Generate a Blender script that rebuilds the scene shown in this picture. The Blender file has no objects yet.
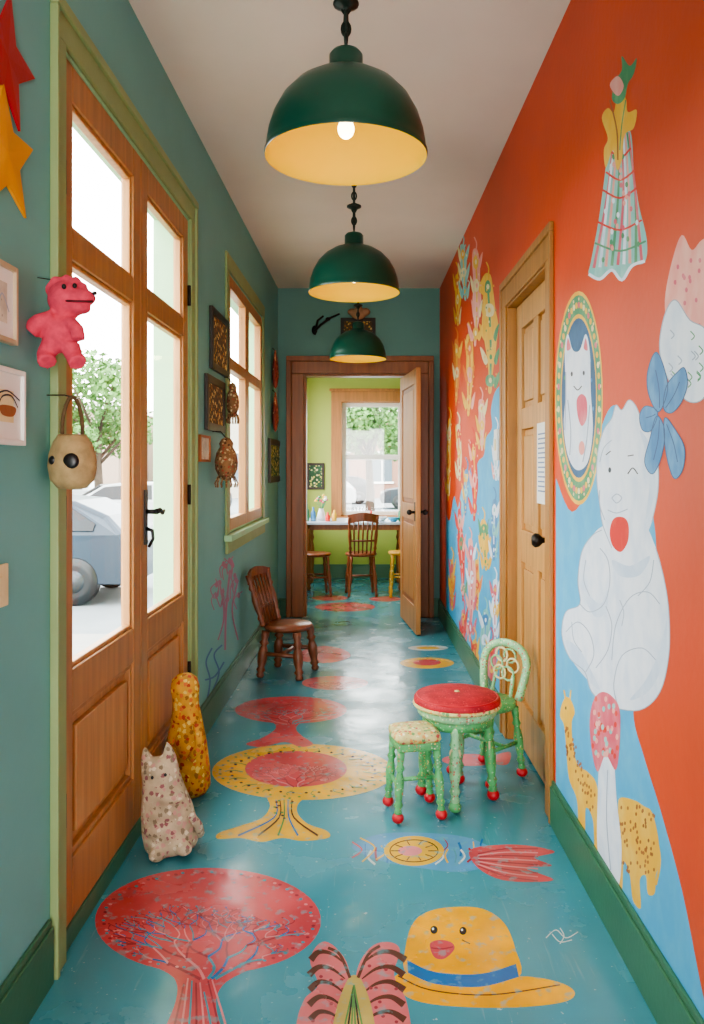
import bpy, bmesh, math, random
from mathutils import Vector, Matrix
from mathutils.geometry import tessellate_polygon
random.seed(7)
scene=bpy.context.scene
COL=scene.collection
# ------------------------------------------------------------------ survey constants
FX,CX,HY,EYE=800.0,362.0,468.0,1.32     # photo measurement constants used to locate marks on real surfaces
CEIL=2.915; END=7.1; TH=0.16
def xl(s): return -0.8288+0.0118*s        # left wall face
def xr(s): return 0.7255-0.005*s          # right wall face
def WL(s,h,d): return Vector((xl(s)+d,s,h))
def WR(s,h,d): return Vector((xr(s)-d,s,h))
def WE(s,h,d): return Vector((s,END-d,h))
def WB(s,h,d): return Vector((s,9.6-d,h))
def WC(s,h,d): return Vector((-0.8+d,s,h))
def sl(px): return .8288/((CX-px)/FX+.0118)
def sr(px): return .7255/((px-CX)/FX+.005)
def on_floor(px,py,o=0):
    Z=EYE*FX/(py-HY); return Vector(((px-CX)*Z/FX,Z,o))
def on_right(px,py,o=0):
    Z=sr(px); return WR(Z,EYE+(HY-py)*Z/FX,o)
def on_left(px,py,o=0):
    Z=sl(px); return WL(Z,EYE+(HY-py)*Z/FX,o)
# ------------------------------------------------------------------ materials
def hexc(h):
    h=h.lstrip('#'); c=[int(h[i:i+2],16)/255 for i in (0,2,4)]
    return tuple((v/12.92 if v<=.04045 else ((v+.055)/1.055)**2.4) for v in c)+(1,)
MC={}
def nt(name):
    m=bpy.data.materials.new(name); m.use_nodes=True
    return m,m.node_tree,m.node_tree.nodes['Principled BSDF']
def mixn(t,fac,a,b):
    n=t.nodes.new('ShaderNodeMix'); n.data_type='RGBA'
    for i,v in ((0,fac),(6,a),(7,b)):
        if isinstance(v,bpy.types.NodeSocket): t.links.new(v,n.inputs[i])
        else: n.inputs[i].default_value=v
    return n.outputs[2]
def coords(t,scale=(1,1,1)):
    tc=t.nodes.new('ShaderNodeTexCoord'); mp=t.nodes.new('ShaderNodeMapping')
    mp.inputs['Scale'].default_value=scale
    t.links.new(tc.outputs['Object'],mp.inputs['Vector']); return mp.outputs['Vector']
def noise(t,vec,scale,detail=4,lo=.35,hi=.65):
    n=t.nodes.new('ShaderNodeTexNoise'); n.inputs['Scale'].default_value=scale; n.inputs['Detail'].default_value=detail
    t.links.new(vec,n.inputs['Vector'])
    r=t.nodes.new('ShaderNodeMapRange'); r.inputs[1].default_value=lo; r.inputs[2].default_value=hi
    t.links.new(n.outputs['Fac'],r.inputs[0]); return r.outputs[0]
def bump(t,b,val,strength=.2,dist=.01):
    n=t.nodes.new('ShaderNodeBump'); n.inputs['Strength'].default_value=strength; n.inputs['Distance'].default_value=dist
    t.links.new(val,n.inputs['Height']); t.links.new(n.outputs['Normal'],b.inputs['Normal'])
def shade(c,k): return (min(c[0]*k,1),min(c[1]*k,1),min(c[2]*k,1),1)
def paint(h,rough=.5,var=.12,scale=6,metal=0,bmp=.05,name=None):
    key=('p',h,rough,var,scale,metal,bmp)
    if key in MC: return MC[key]
    m,t,b=nt(name or 'paint_'+h.strip('#')); c=hexc(h)
    v=coords(t); f=noise(t,v,scale)
    t.links.new(mixn(t,f,shade(c,1-var),shade(c,1+var)),b.inputs['Base Color'])
    b.inputs['Roughness'].default_value=rough; b.inputs['Metallic'].default_value=metal
    if bmp: bump(t,b,noise(t,v,scale*14),bmp,.005)
    MC[key]=m; return m
def brushed(h,h2,rough=.55):
    key=('b',h,h2)
    if key in MC: return MC[key]
    m,t,b=nt('brushed_'+h.strip('#')); v=coords(t,(1,7,5))
    c=mixn(t,noise(t,v,2.2,6,.42,.74),hexc(h),hexc(h2)); t.links.new(c,b.inputs['Base Color']); b.inputs['Roughness'].default_value=rough
    MC[key]=m; return m
def wood(h,axis='z',rough=.4,dark=.66):
    key=('w',h,axis,rough)
    if key in MC: return MC[key]
    m,t,b=nt('wood_'+h.strip('#')); c=hexc(h)
    sc={'z':(22,22,1.6),'x':(1.6,22,22),'y':(22,1.6,22)}[axis]
    v=coords(t,sc); f=noise(t,v,1.6,6,.3,.7); v2=coords(t); g=noise(t,v2,2.5)
    col=mixn(t,f,shade(c,dark),shade(c,1.08))
    col=mixn(t,g,col,mixn(t,.25,col,shade(c,1.25)))
    t.links.new(col,b.inputs['Base Color']); b.inputs['Roughness'].default_value=rough
    bump(t,b,f,.12,.003); MC[key]=m; return m
def floral(name,base,spots,scale,thr=.35,rough=.75,lines=None):
    m,t,b=nt(name); v=coords(t)
    vo=t.nodes.new('ShaderNodeTexVoronoi'); vo.inputs['Scale'].default_value=scale; t.links.new(v,vo.inputs['Vector'])
    lt=t.nodes.new('ShaderNodeMath'); lt.operation='LESS_THAN'; lt.inputs[1].default_value=thr
    n=t.nodes.new('ShaderNodeTexNoise'); n.inputs['Scale'].default_value=scale*3; t.links.new(v,n.inputs['Vector'])
    ad=t.nodes.new('ShaderNodeMath'); ad.operation='MULTIPLY_ADD'; ad.inputs[1].default_value=.6
    t.links.new(n.outputs['Fac'],ad.inputs[0]); t.links.new(vo.outputs['Distance'],ad.inputs[2])
    sb=t.nodes.new('ShaderNodeMath'); sb.operation='SUBTRACT'; sb.inputs[1].default_value=.3
    t.links.new(ad.outputs[0],sb.inputs[0]); t.links.new(sb.outputs[0],lt.inputs[0])
    sp=t.nodes.new('ShaderNodeSeparateColor'); t.links.new(vo.outputs['Color'],sp.inputs[0])
    cr=t.nodes.new('ShaderNodeValToRGB'); cr.color_ramp.interpolation='CONSTANT'
    el=cr.color_ramp.elements; el[0].color=hexc(spots[0]); el[0].position=0
    while len(el)<len(spots): el.new(.5)
    for i,s in enumerate(spots): el[i].position=i/len(spots); el[i].color=hexc(s)
    t.links.new(sp.outputs[0],cr.inputs[0])
    base_c=hexc(base); bs=mixn(t,noise(t,v,scale*.3),shade(base_c,.75),shade(base_c,1.15))
    col=mixn(t,lt.outputs[0],bs,cr.outputs[0])
    t.links.new(col,b.inputs['Base Color']); b.inputs['Roughness'].default_value=rough
    bump(t,b,noise(t,v,scale*4),.15,.003); return m
def emis(name,h,s):
    m,t,b=nt(name); b.inputs['Base Color'].default_value=hexc(h); b.inputs['Emission Color'].default_value=hexc(h)
    b.inputs['Emission Strength'].default_value=s; return m
def glassmat():
    m=bpy.data.materials.new('window_glass'); m.use_nodes=True; t=m.node_tree; t.nodes.clear()
    o=t.nodes.new('ShaderNodeOutputMaterial'); mx=t.nodes.new('ShaderNodeMixShader'); tr=t.nodes.new('ShaderNodeBsdfTransparent'); g=t.nodes.new('ShaderNodeBsdfGlossy')
    g.inputs['Roughness'].default_value=.03; mx.inputs[0].default_value=.06; tr.inputs[0].default_value=(.97,.99,.98,1)
    t.links.new(tr.outputs[0],mx.inputs[1]); t.links.new(g.outputs[0],mx.inputs[2]); t.links.new(mx.outputs[0],o.inputs[0]); return m
GLASS=glassmat()
FLC1='#458e9c'
def floorrough(t,b,v):
    r=t.nodes.new('ShaderNodeMapRange'); r.inputs[3].default_value=.12; r.inputs[4].default_value=.32
    t.links.new(noise(t,v,3.5,6),r.inputs[0]); t.links.new(r.outputs[0],b.inputs['Roughness'])
    bump(t,b,noise(t,v,9,5),.07,.01); b.inputs['Specular IOR Level'].default_value=.65
def floormat():
    m,t,b=nt('painted_floor'); v=coords(t)
    a=hexc(FLC1); c=mixn(t,noise(t,v,1.3,6),shade(a,.84),shade(a,1.15))
    wv=noise(t,coords(t,(30,2,1)),2.0,6,.62,.75)
    c=mixn(t,wv,c,mixn(t,.25,c,hexc('#9fc4c4')))
    sp=noise(t,v,55,3,.68,.73); c=mixn(t,sp,c,mixn(t,.5,c,hexc('#c9dcd8')))
    t.links.new(c,b.inputs['Base Color']); floorrough(t,b,v); return m
def floorpaint(h):
    key=('fp',h)
    if key in MC: return MC[key]
    m,t,b=nt('floor_paint_'+h.strip('#')); v=coords(t); a=hexc(h)
    c=mixn(t,noise(t,v,5,6),shade(a,.8),shade(a,1.12)); c=mixn(t,noise(t,v,30,8,.56,.66),c,mixn(t,.5,c,hexc('#5f9ea4')))
    t.links.new(c,b.inputs['Base Color']); floorrough(t,b,v); MC[key]=m; return m
# ------------------------------------------------------------------ mesh builder
class B:
    def __init__(s): s.bm=bmesh.new(); s.m=[]
    def mi(s,mat):
        if mat not in s.m: s.m.append(mat)
        return s.m.index(mat)
    def face(s,vs,mat,smooth=False):
        try: f=s.bm.faces.new(vs)
        except ValueError: return None
        f.material_index=s.mi(mat); f.smooth=smooth; return f
    def hexa(s,p,mat):
        v=[s.bm.verts.new(q) for q in p]
        for q in ((0,3,2,1),(4,5,6,7),(0,1,5,4),(1,2,6,5),(2,3,7,6),(3,0,4,7)): s.face([v[i] for i in q],mat)
    def box(s,x0,x1,y0,y1,z0,z1,mat,M=None):
        p=[Vector(q) for q in ((x0,y0,z0),(x1,y0,z0),(x1,y1,z0),(x0,y1,z0),(x0,y0,z1),(x1,y0,z1),(x1,y1,z1),(x0,y1,z1))]
        if M: p=[M@q for q in p]
        s.hexa(p,mat)
    def wbox(s,f,s0,s1,h0,h1,d0,d1,mat):
        s.hexa([f(s0,h0,d0),f(s1,h0,d0),f(s1,h0,d1),f(s0,h0,d1),f(s0,h1,d0),f(s1,h1,d0),f(s1,h1,d1),f(s0,h1,d1)],mat)
    def rings(s,rs,mat,cap0=True,cap1=True,smooth=True,closed=False):
        R=[[s.bm.verts.new(p) for p in r] for r in rs]; n=len(R[0])
        seq=list(zip(R,R[1:]))+([(R[-1],R[0])] if closed else [])
        for a,b in seq:
            for i in range(n): s.face([a[i],a[(i+1)%n],b[(i+1)%n],b[i]],mat,smooth)
        if not closed:
            if cap0: s.face(R[0][::-1],mat)
            if cap1: s.face(R[-1],mat)
    def lathe(s,prof,mat,n=28,M=None,cap=(False,False),sx=1,sy=1):
        rs=[]
        for r,z in prof:
            rs.append([(M or Matrix())@Vector((max(r,1e-4)*sx*math.cos(2*math.pi*i/n),max(r,1e-4)*sy*math.sin(2*math.pi*i/n),z)) for i in range(n)])
        s.rings(rs,mat,cap[0],cap[1])
    def ell(s,c,r,mat,rot=None,u=20,v=12,M=None):
        rs=[];c=Vector(c)
        Q=(M or Matrix())
        for j in range(v+1):
            th=math.pi*j/v; rr=max(math.sin(th),1e-3)
            ring=[]
            for i in range(u):
                p=Vector((r[0]*rr*math.cos(2*math.pi*i/u),r[1]*rr*math.sin(2*math.pi*i/u),-r[2]*math.cos(th)))
                if rot: p=rot@p
                ring.append(Q@(c+p))
            rs.append(ring)
        s.rings(rs,mat)
    def tube(s,pts,r,mat,n=10,closed=False,flat=1):
        pts=[Vector(p) for p in pts]; N=len(pts); rr=r if isinstance(r,(list,tuple)) else [r]*N
        rs=[]; up=None
        for i,p in enumerate(pts):
            if closed: t=(pts[(i+1)%N]-pts[i-1])
            else: t=(pts[min(i+1,N-1)]-pts[max(i-1,0)])
            t.normalize()
            if up is None:
                a=Vector((0,0,1)) if abs(t.z)<.9 else Vector((1,0,0)); up=(a-t*a.dot(t)).normalized()
            else: up=(up-t*up.dot(t)).normalized()
            sd=t.cross(up)
            rs.append([p+up*rr[i]*math.cos(2*math.pi*k/n)*flat+sd*rr[i]*math.sin(2*math.pi*k/n) for k in range(n)])
        s.rings(rs,mat,closed=closed)
    def turned(s,p0,p1,r,mat,n=10):
        T=[(0,.75),(.05,1),(.1,.7),(.16,1.15),(.22,.75),(.34,1.1),(.5,1.25),(.62,.95),(.68,.65),(.74,1.2),(.8,.75),(.9,1),(1,1)]
        p0=Vector(p0);p1=Vector(p1)
        s.tube([p0.lerp(p1,t) for t,_ in T],[r*k for _,k in T],mat,n)
    def prism(s,pts,fn,d0,d1,mat):
        a=[s.bm.verts.new(fn(p[0],p[1],d0)) for p in pts]; b=[s.bm.verts.new(fn(p[0],p[1],d1)) for p in pts]
        n=len(pts)
        for tri in tessellate_polygon([[Vector((p[0],p[1],0)) for p in pts]]):
            s.face([a[i] for i in tri],mat); s.face([b[i] for i in tri],mat)
        for i in range(n): s.face([a[i],a[(i+1)%n],b[(i+1)%n],b[i]],mat)
    def done(s,name,parent=None,origin=None,bevel=0,remesh=0,label=None,cat=None,subsurf=0,recalc=True,**kw):
        if recalc: bmesh.ops.recalc_face_normals(s.bm,faces=s.bm.faces[:])
        if origin is None: origin=Vector((0,0,0))
        if parent is not None and kw.pop('world',False):
            q=parent
            while q is not None: origin=origin+q.location; q=q.parent
        kw.pop('world',None)
        bmesh.ops.translate(s.bm,verts=s.bm.verts[:],vec=-Vector(origin))
        me=bpy.data.meshes.new(name); s.bm.to_mesh(me); s.bm.free()
        for m in s.m: me.materials.append(m)
        o=bpy.data.objects.new(name,me); COL.objects.link(o)
        if parent is not None: o.parent=parent
        else: o.location=origin
        if remesh:
            q=o.modifiers.new('r','REMESH'); q.mode='VOXEL'; q.voxel_size=remesh; q.use_smooth_shade=True
            q=o.modifiers.new('s','SMOOTH'); q.factor=.6; q.iterations=4
        if bevel:
            q=o.modifiers.new('b','BEVEL'); q.width=bevel; q.segments=2; q.limit_method='ANGLE'; q.angle_limit=.6
        if label: o['label']=label
        if cat: o['category']=cat
        for k,v in kw.items(): o[k]=v
        return o
def empty(name,loc,label=None,cat=None,rz=0,**kw):
    o=bpy.data.objects.new(name,None); o.location=loc; o.rotation_euler=(0,0,rz); o.empty_display_size=.1; COL.objects.link(o)
    if label: o['label']=label
    if cat: o['category']=cat
    for k,v in kw.items(): o[k]=v
    return o
def copy_tree(o,loc,rz=None,parent=None,**kw):
    c=o.copy(); COL.objects.link(c)
    if parent is None:
        c.location=loc
        if rz is not None: c.rotation_euler=(0,0,rz)
        for k,v in kw.items(): c[k]=v
    else: c.parent=parent
    for ch in list(o.children): copy_tree(ch,None,None,c)
    return c
# painted marks -----------------------------------------------------
def cr(pts,n=5,closed=True):
    out=[];N=len(pts)
    rng=range(N) if closed else range(N-1)
    for i in rng:
        g=(lambda k: pts[k%N]) if closed else (lambda k: pts[min(max(k,0),N-1)])
        p0,p1,p2,p3=g(i-1),g(i),g(i+1),g(i+2)
        for j in range(n):
            t=j/n
            out.append(tuple(.5*((2*p1[k])+(-p0[k]+p2[k])*t+(2*p0[k]-5*p1[k]+4*p2[k]-p3[k])*t*t+(-p0[k]+3*p1[k]-3*p2[k]+p3[k])*t**3) for k in (0,1)))
    if not closed: out.append(tuple(pts[-1]))
    return out
def el(cx,cy,rx,ry,rot=0,n=40):
    c,s=math.cos(rot),math.sin(rot)
    return [(cx+rx*math.cos(a)*c-ry*math.sin(a)*s,cy+rx*math.cos(a)*s+ry*math.sin(a)*c) for a in [2*math.pi*i/n for i in range(n)]]
class Dec(B):
    def __init__(s,fn,base=.0004,step=.00002): super().__init__(); s.fn=fn; s.o=base; s.st=step
    def fill(s,pts,mat,smooth=True):
        if smooth: pts=cr(pts)
        vs=[s.bm.verts.new(s.fn(p[0],p[1],s.o)) for p in pts]
        for tri in tessellate_polygon([[Vector((p[0],p[1],0)) for p in pts]]): s.face([vs[i] for i in tri],mat)
        s.o+=s.st
    def dot(s,x,y,rx,ry,mat,n=12,up=False):
        s.face([s.bm.verts.new(s.fn(p[0],p[1],s.o)) for p in el(x,y,rx,ry,0,n)],mat)
        s.o+=s.st if up else 3e-6
    def line(s,pts,w,mat,smooth=True,closed=False,up=True):
        if smooth: pts=cr(pts,5,closed)
        if closed: pts=pts+[pts[0]]
        pv=None;N=len(pts)
        for i,p in enumerate(pts):
            a=pts[max(i-1,0)];b=pts[min(i+1,N-1)]; dx,dy=b[0]-a[0],b[1]-a[1];l=math.hypot(dx,dy) or 1
            ww=w if not isinstance(w,tuple) else w[0]+(w[1]-w[0])*i/(N-1)
            ox,oy=-dy/l*ww/2,dx/l*ww/2
            cur=(s.bm.verts.new(s.fn(p[0]+ox,p[1]+oy,s.o)),s.bm.verts.new(s.fn(p[0]-ox,p[1]-oy,s.o)))
            if pv: s.face([pv[0],cur[0],cur[1],pv[1]],mat)
            pv=cur
        s.o+=s.st if up else 4e-6
# ------------------------------------------------------------------ palette
W_LEFT=paint('#6ba8a4',.55,.05,2); W_END=paint('#64938a',.6,.06,2); W_OR=paint('#d24a20',.5,.06,2.2); W_CEIL=paint('#ddd1c2',.8,.03,2)
BASE=paint('#3b6d50',.4,.08,4); TRIM=paint('#8a9e6a',.5,.06,5); LIME=paint('#acbd60',.7,.05,2); REV=paint('#a4d0a2',.6,.05,3)
DW=wood('#b07a46'); DWL=wood('#be8852'); RW=wood('#c69254'); RF=wood('#ac783e'); EW=wood('#965a30'); EL=wood('#b67c46'); WH=paint('#e9e7e0',.5,.03)
BLACK=paint('#161616',.35,.1,8); IRON=paint('#2b2622',.45,.2,8,.6); BRASS=paint('#8b6a33',.35,.1,8,.9)
FLOOR=floormat()
# ------------------------------------------------------------------ shell
b=B(); b.box(-.95,.95,-1.6,END+.0,-.12,0,FLOOR); b.box(-.93,2.2,END,9.75,-.12,0,FLOOR)
floor=b.done('floor',kind='structure',label='glossy teal painted corridor floor with colourful figures')
b=B(); b.box(-1.05,1.0,-1.75,END+.15,CEIL,CEIL+.12,W_CEIL); ceiling=b.done('ceiling',kind='structure',label='plain off-white corridor ceiling')
b=B(); b.box(-.95,2.2,END+.15,9.75,2.6,2.7,W_CEIL); b.done('ceiling',kind='structure',label='ceiling of the green dining room')
DS0,DS1,DH=2.13,3.64,2.46; WS0,WS1,WH0,WH1=4.60,6.04,.94,2.46
b=B()
for a in ((-1.6,DS0,0,CEIL),(DS0,DS1,DH,CEIL),(DS1,WS0,0,CEIL),(WS0,WS1,0,WH0),(WS0,WS1,WH1,CEIL),(WS1,END+.15,0,CEIL)):
    b.wbox(WL,a[0],a[1],a[2],a[3],-TH,0,W_LEFT)
wall_left=b.done('wall_left',kind='structure',label='teal painted corridor wall')
RS0,RS1,RH=3.06,3.91,2.12
b=B()
for a in ((-1.6,RS0,0,CEIL),(RS0,RS1,RH,CEIL),(RS1,END+.15,0,CEIL)): b.wbox(WR,a[0],a[1],a[2],a[3],-TH,0,W_OR)
b.wbox(WR,RS0-.1,RS1+.1,0,RH+.1,-TH-.05,-TH,W_OR)
wall_right=b.done('wall_right',kind='structure',label='orange-red corridor wall with painted figures')
b=B(); b.box(-1.0,-.62,-1.75,-1.6,0,CEIL,W_LEFT); b.box(.62,.9,-1.75,-1.6,0,CEIL,W_LEFT); b.box(-.62,.62,-1.75,-1.6,2.35,CEIL,W_LEFT)
b.done('wall_rear_added',kind='structure',label='unseen teal wall added behind the camera to limit fill daylight')  # added behind the camera to cut rear fill; its opening admits some daylight
EX0,EX1,EH=-.515,.435,2.155
b=B()
b.wbox(WE,xl(END)-.02,EX0,0,CEIL,-.15,0,W_END); b.wbox(WE,EX1,xr(END)+.02,0,CEIL,-.15,0,W_END); b.wbox(WE,EX0,EX1,EH,CEIL,-.15,0,W_END)
wall_end=b.done('wall_end',kind='structure',label='dusky green end wall of the corridor')
# dining room shell
bx0,bx1,bh0,bh1=-.25,.50,.74,2.12
b=B()
for a in ((-.93,bx0,0,2.6),(bx1,2.2,0,2.6),(bx0,bx1,0,bh0),(bx0,bx1,bh1,2.6)): b.wbox(WB,a[0],a[1],a[2],a[3],-.15,0,LIME)
b.done('wall_back',kind='structure',label='lime green dining room wall')
b=B()
for a in ((END+.15,7.5,0,2.6),(9.3,9.6,0,2.6),(7.5,9.3,0,.8),(7.5,9.3,2.4,2.6)): b.wbox(WC,a[0],a[1],a[2],a[3],-.13,0,LIME)
b.done('wall_side',kind='structure',label='lime green dining room side wall')
b=B(); b.box(2.1,2.2,END+.15,9.6,0,2.6,LIME); b.box(xr(END)+.02,2.1,END+.0,END+.15,0,2.6,LIME); b.done('wall_far',kind='structure',label='lime green dining room wall')
def baseboard(name,f,segs,h=.165,m=BASE):
    b=B()
    for a,c in segs:
        b.wbox(f,a,c,0,h-.02,0,.016,m); b.wbox(f,a,c,h-.02,h,0,.010,m)
    return b.done(name,kind='structure',label='dark green painted baseboard',bevel=.003)
baseboard('baseboard_left',WL,((-1.5,2.05),(3.72,END)))
baseboard('baseboard_right',WR,((-1.5,2.96),(4.01,END)))
baseboard('baseboard_end',WE,((xl(END),-.66),(.63,xr(END))))
baseboard('baseboard_back',WB,((-.8,2.1),))
# ------------------------------------------------------------------ french door (door_1)
d1=empty('door_1',WL((DS0+DS1)/2,0,0),kind='structure',label='wooden double glazed door with green painted casing')
b=B()
for a in ((DS0-.06,DS0+.01,0,DH-.01),(DS1-.01,DS1+.07,0,DH-.01),(DS0-.06,DS1+.07,DH-.01,DH+.065)): b.wbox(WL,a[0],a[1],a[2],a[3],0,.014,TRIM)
b.wbox(WL,DS0-.07,DS0-.052,0,DH+.06,0,.022,TRIM); b.wbox(WL,DS1+.057,DS1+.08,0,DH+.06,0,.024,TRIM); b.wbox(WL,DS0-.072,DS1+.082,DH+.06,DH+.09,0,.026,TRIM)
b.wbox(WL,DS0,DS0+.012,.06,DH-.015,-TH,-.001,REV); b.wbox(WL,DS1-.018,DS1,.06,DH-.015,-TH,-.001,REV); b.wbox(WL,DS0,DS1,DH-.015,DH,-TH,-.001,REV); b.wbox(WL,DS0,DS1,0,.06,-TH,-.001,BASE)
b.done('door_casing',d1,bevel=.003,world=True,label='green painted door casing')
def french_leaf(s0,s1,side):
    b=B(); h0,h1=.065,DH-.02; st=.085; d0,d1_=-.048,-.002
    for x in ((s0,s0+st),(s1-st,s1)): b.wbox(WL,x[0],x[1],h0,h1,d0,d1_,DW)
    a,c=s0+st,s1-st
    for z in ((h1-.10,h1),(1.90,1.985),(.64,.76),(h0,h0+.17)): b.wbox(WL,a,c,z[0],z[1],d0,d1_-.0005,DW)
    for z0,z1 in ((1.985,h1-.10),(.76,1.90)):
        for q in ((a,a+.014,z0,z1),(c-.014,c,z0,z1),(a+.014,c-.014,z0,z0+.014),(a+.014,c-.014,z1-.014,z1)): b.wbox(WL,q[0],q[1],q[2],q[3],d0+.008,d1_-.01,DWL)
    leaf=b.done('door_leaf',d1,bevel=.004,world=True)
    b=B(); z0,z1=h0+.17,.64
    b.wbox(WL,a,c,z0,z1,d0+.012,d1_-.026,DWL); b.wbox(WL,a+.05,c-.05,z0+.05,z1-.05,d1_-.026,d1_-.008,DWL)
    for q in ((a,a+.018,z0,z1),(c-.018,c,z0,z1),(a+.018,c-.018,z0,z0+.018),(a+.018,c-.018,z1-.018,z1)): b.wbox(WL,q[0],q[1],q[2],q[3],d0+.01,d1_-.008,DW)
    b.done('door_panel',leaf,bevel=.006,origin=d1.location)
    b=B(); 
    for z0,z1 in ((1.985,h1-.10),(.76,1.90)): b.wbox(WL,a,c,z0,z1,d0+.018,d0+.022,GLASS)
    b.done('glass_pane',leaf,origin=d1.location)
    return leaf
mid=2.885
l1=french_leaf(DS0+.012,mid-.002,0); l2=french_leaf(mid+.002,DS1-.018,1)
b=B(); hs=mid+.05
b.wbox(WL,hs-.018,hs+.018,1.04,1.24,-.002,.004,BLACK)
b.tube([WL(hs,1.16,0),WL(hs,1.16,.04)],.009,BLACK)
b.tube([WL(hs,1.16,.04),WL(hs+.03,1.165,.045),WL(hs+.06,1.152,.046),WL(hs+.09,1.16,.044)],[.011,.009,.008,.006],BLACK)
b.tube([WL(hs,1.10,0),WL(hs,1.09,.025),WL(hs,1.06,.028),WL(hs,1.03,.012)],[.007,.007,.006,.006],BLACK)
b.done('door_handle',l2,origin=d1.location,label='black iron lever handle')
b=B()
for z in (.4,1.2,2.1): b.tube([WL(DS0+.014,z-.045,.004),WL(DS0+.014,z+.045,.004)],.008,IRON)
b.done('hinge',l1,origin=d1.location)
b=B()
for z in (.4,1.2,2.1): b.tube([WL(DS1-.02,z-.045,.004),WL(DS1-.02,z+.045,.004)],.008,IRON)
b.done('hinge',l2,origin=d1.location)
# ------------------------------------------------------------------ window_1
w1=empty('window_1',WL((WS0+WS1)/2,WH0,0),kind='structure',label='wooden casement window with green painted casing')
b=B()
for q in ((WS0-.08,WS0,WH0,WH1),(WS1,WS1+.08,WH0,WH1),(WS0-.08,WS1+.08,WH1,WH1+.09)): b.wbox(WL,q[0],q[1],q[2],q[3],0,.014,TRIM)
b.wbox(WL,WS0-.1,WS1+.1,WH0-.035,WH0,-.02,.045,REV); b.wbox(WL,WS0-.07,WS1+.07,WH0-.11,WH0-.035,0,.018,TRIM)
for q in ((WS0,WS0+.015,WH0+.015,WH1-.015),(WS1-.015,WS1,WH0+.015,WH1-.015),(WS0,WS1,WH1-.015,WH1),(WS0,WS1,WH0,WH0+.015)): b.wbox(WL,q[0],q[1],q[2],q[3],-TH,-.001,REV)
b.done('window_casing',w1,world=True,bevel=.004)
ws=[WS0+.015,(WS0+WS1)/2,WS1-.015]
for a,c in zip(ws,ws[1:]):
    b=B(); st=.07; z0,z1=WH0+.015,WH1-.015
    for q in ((a,a+st,z0,z1),(c-st,c,z0,z1),(a+st,c-st,z0,z0+st),(a+st,c-st,z1-st,z1),(a+st,c-st,1.90,1.97)): b.wbox(WL,q[0],q[1],q[2],q[3],-.045,.004,DW)
    sash=b.done('window_sash',w1,world=True,bevel=.004)
    b=B(); b.wbox(WL,a+st,c-st,z0+st,z1-st,-.025,-.021,GLASS); b.done('glass_pane',sash,origin=w1.location)
# ------------------------------------------------------------------ door_2 (right)
d2=empty('door_2',WR((RS0+RS1)/2,0,0),kind='structure',label='panelled honey-wood door in a moulded wooden frame')
b=B(); 
for q in ((RS0-.08,RS0+.008,0,RH-.012),(RS1-.012,RS1+.07,0,RH-.012),(RS0-.08,RS1+.07,RH-.012,RH+.08)): b.wbox(WR,q[0],q[1],q[2],q[3],0,.010,RF)
for q in ((RS0-.1,RS0-.08,0,RH+.08),(RS1+.07,RS1+.1,0,RH+.08),(RS0-.1,RS1+.1,RH+.08,RH+.115)): b.wbox(WR,q[0],q[1],q[2],q[3],0,.018,RF)
for q in ((RS0,RS0+.008,0,RH-.02),(RS1-.02,RS1,0,RH-.02),(RS0,RS1,RH-.02,RH)): b.wbox(WR,q[0],q[1],q[2],q[3],-TH,-.001,RF)
b.done('door_casing',d2,world=True,bevel=.004,label='moulded wooden door frame')
b=B(); a,c=RS0+.01,RS1-.022; h1=RH-.022; D0,D1=-.085,-.045
for q in ((a,a+.11,.01,h1),(c-.11,c,.01,h1)): b.wbox(WR,q[0],q[1],q[2],q[3],D0,D1,RW)
mc=(a+c)/2
for q in ((.01,.22),(.88,1.03),(1.5,1.6),(h1-.12,h1)): b.wbox(WR,a+.11,c-.11,q[0],q[1],D0,D1-.0005,RW)
b.wbox(WR,mc-.045,mc+.045,.22,h1-.12,D0,D1-.001,RW)
for z0,z1 in ((.22,.88),(1.03,1.5),(1.6,h1-.12)):
    for p0,p1 in ((a+.11,mc-.045),(mc+.045,c-.11)):
        b.wbox(WR,p0,p1,z0,z1,D0,D1-.018,RW); b.wbox(WR,p0+.03,p1-.03,z0+.03,z1-.03,D1-.018,D1-.006,RW)
leaf=b.done('door_leaf',d2,world=True,bevel=.004)
b=B(); ks=3.21
b.wbox(WR,ks-.02,ks+.02,.95,1.10,D1,D1+.005,BRASS)
M=Matrix.Translation(WR(ks,1.03,D1))@Matrix.Rotation(-math.pi/2,4,'Y')
b.lathe([(.012,0),(.01,.02),(.012,.03),(.026,.045),(.029,.06),(.02,.072),(.001,.075)],IRON,16,M)
b.done('door_knob',leaf,origin=d2.location,label='dark round door knob')
b=B(); s0,s1=3.17,3.43
b.wbox(WR,s0,s1,1.17,1.51,D1,D1+.003,WH)
nt_=b.done('notice_sheet',origin=WR((s0+s1)/2,1.17,D1),label='white printed notice taped on the wooden door',cat='notice')
b=B(); INK=paint('#7482a0',.6)
for i in range(13):
    z=1.46-i*.02; L=.2*random.uniform(.55,1)
    b.wbox(WR,s1-.02-L,s1-.02,z,z+.006,D1+.003,D1+.0036,INK)
b.done('printed_lines',nt_,origin=nt_.location,kind='stuff')
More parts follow.
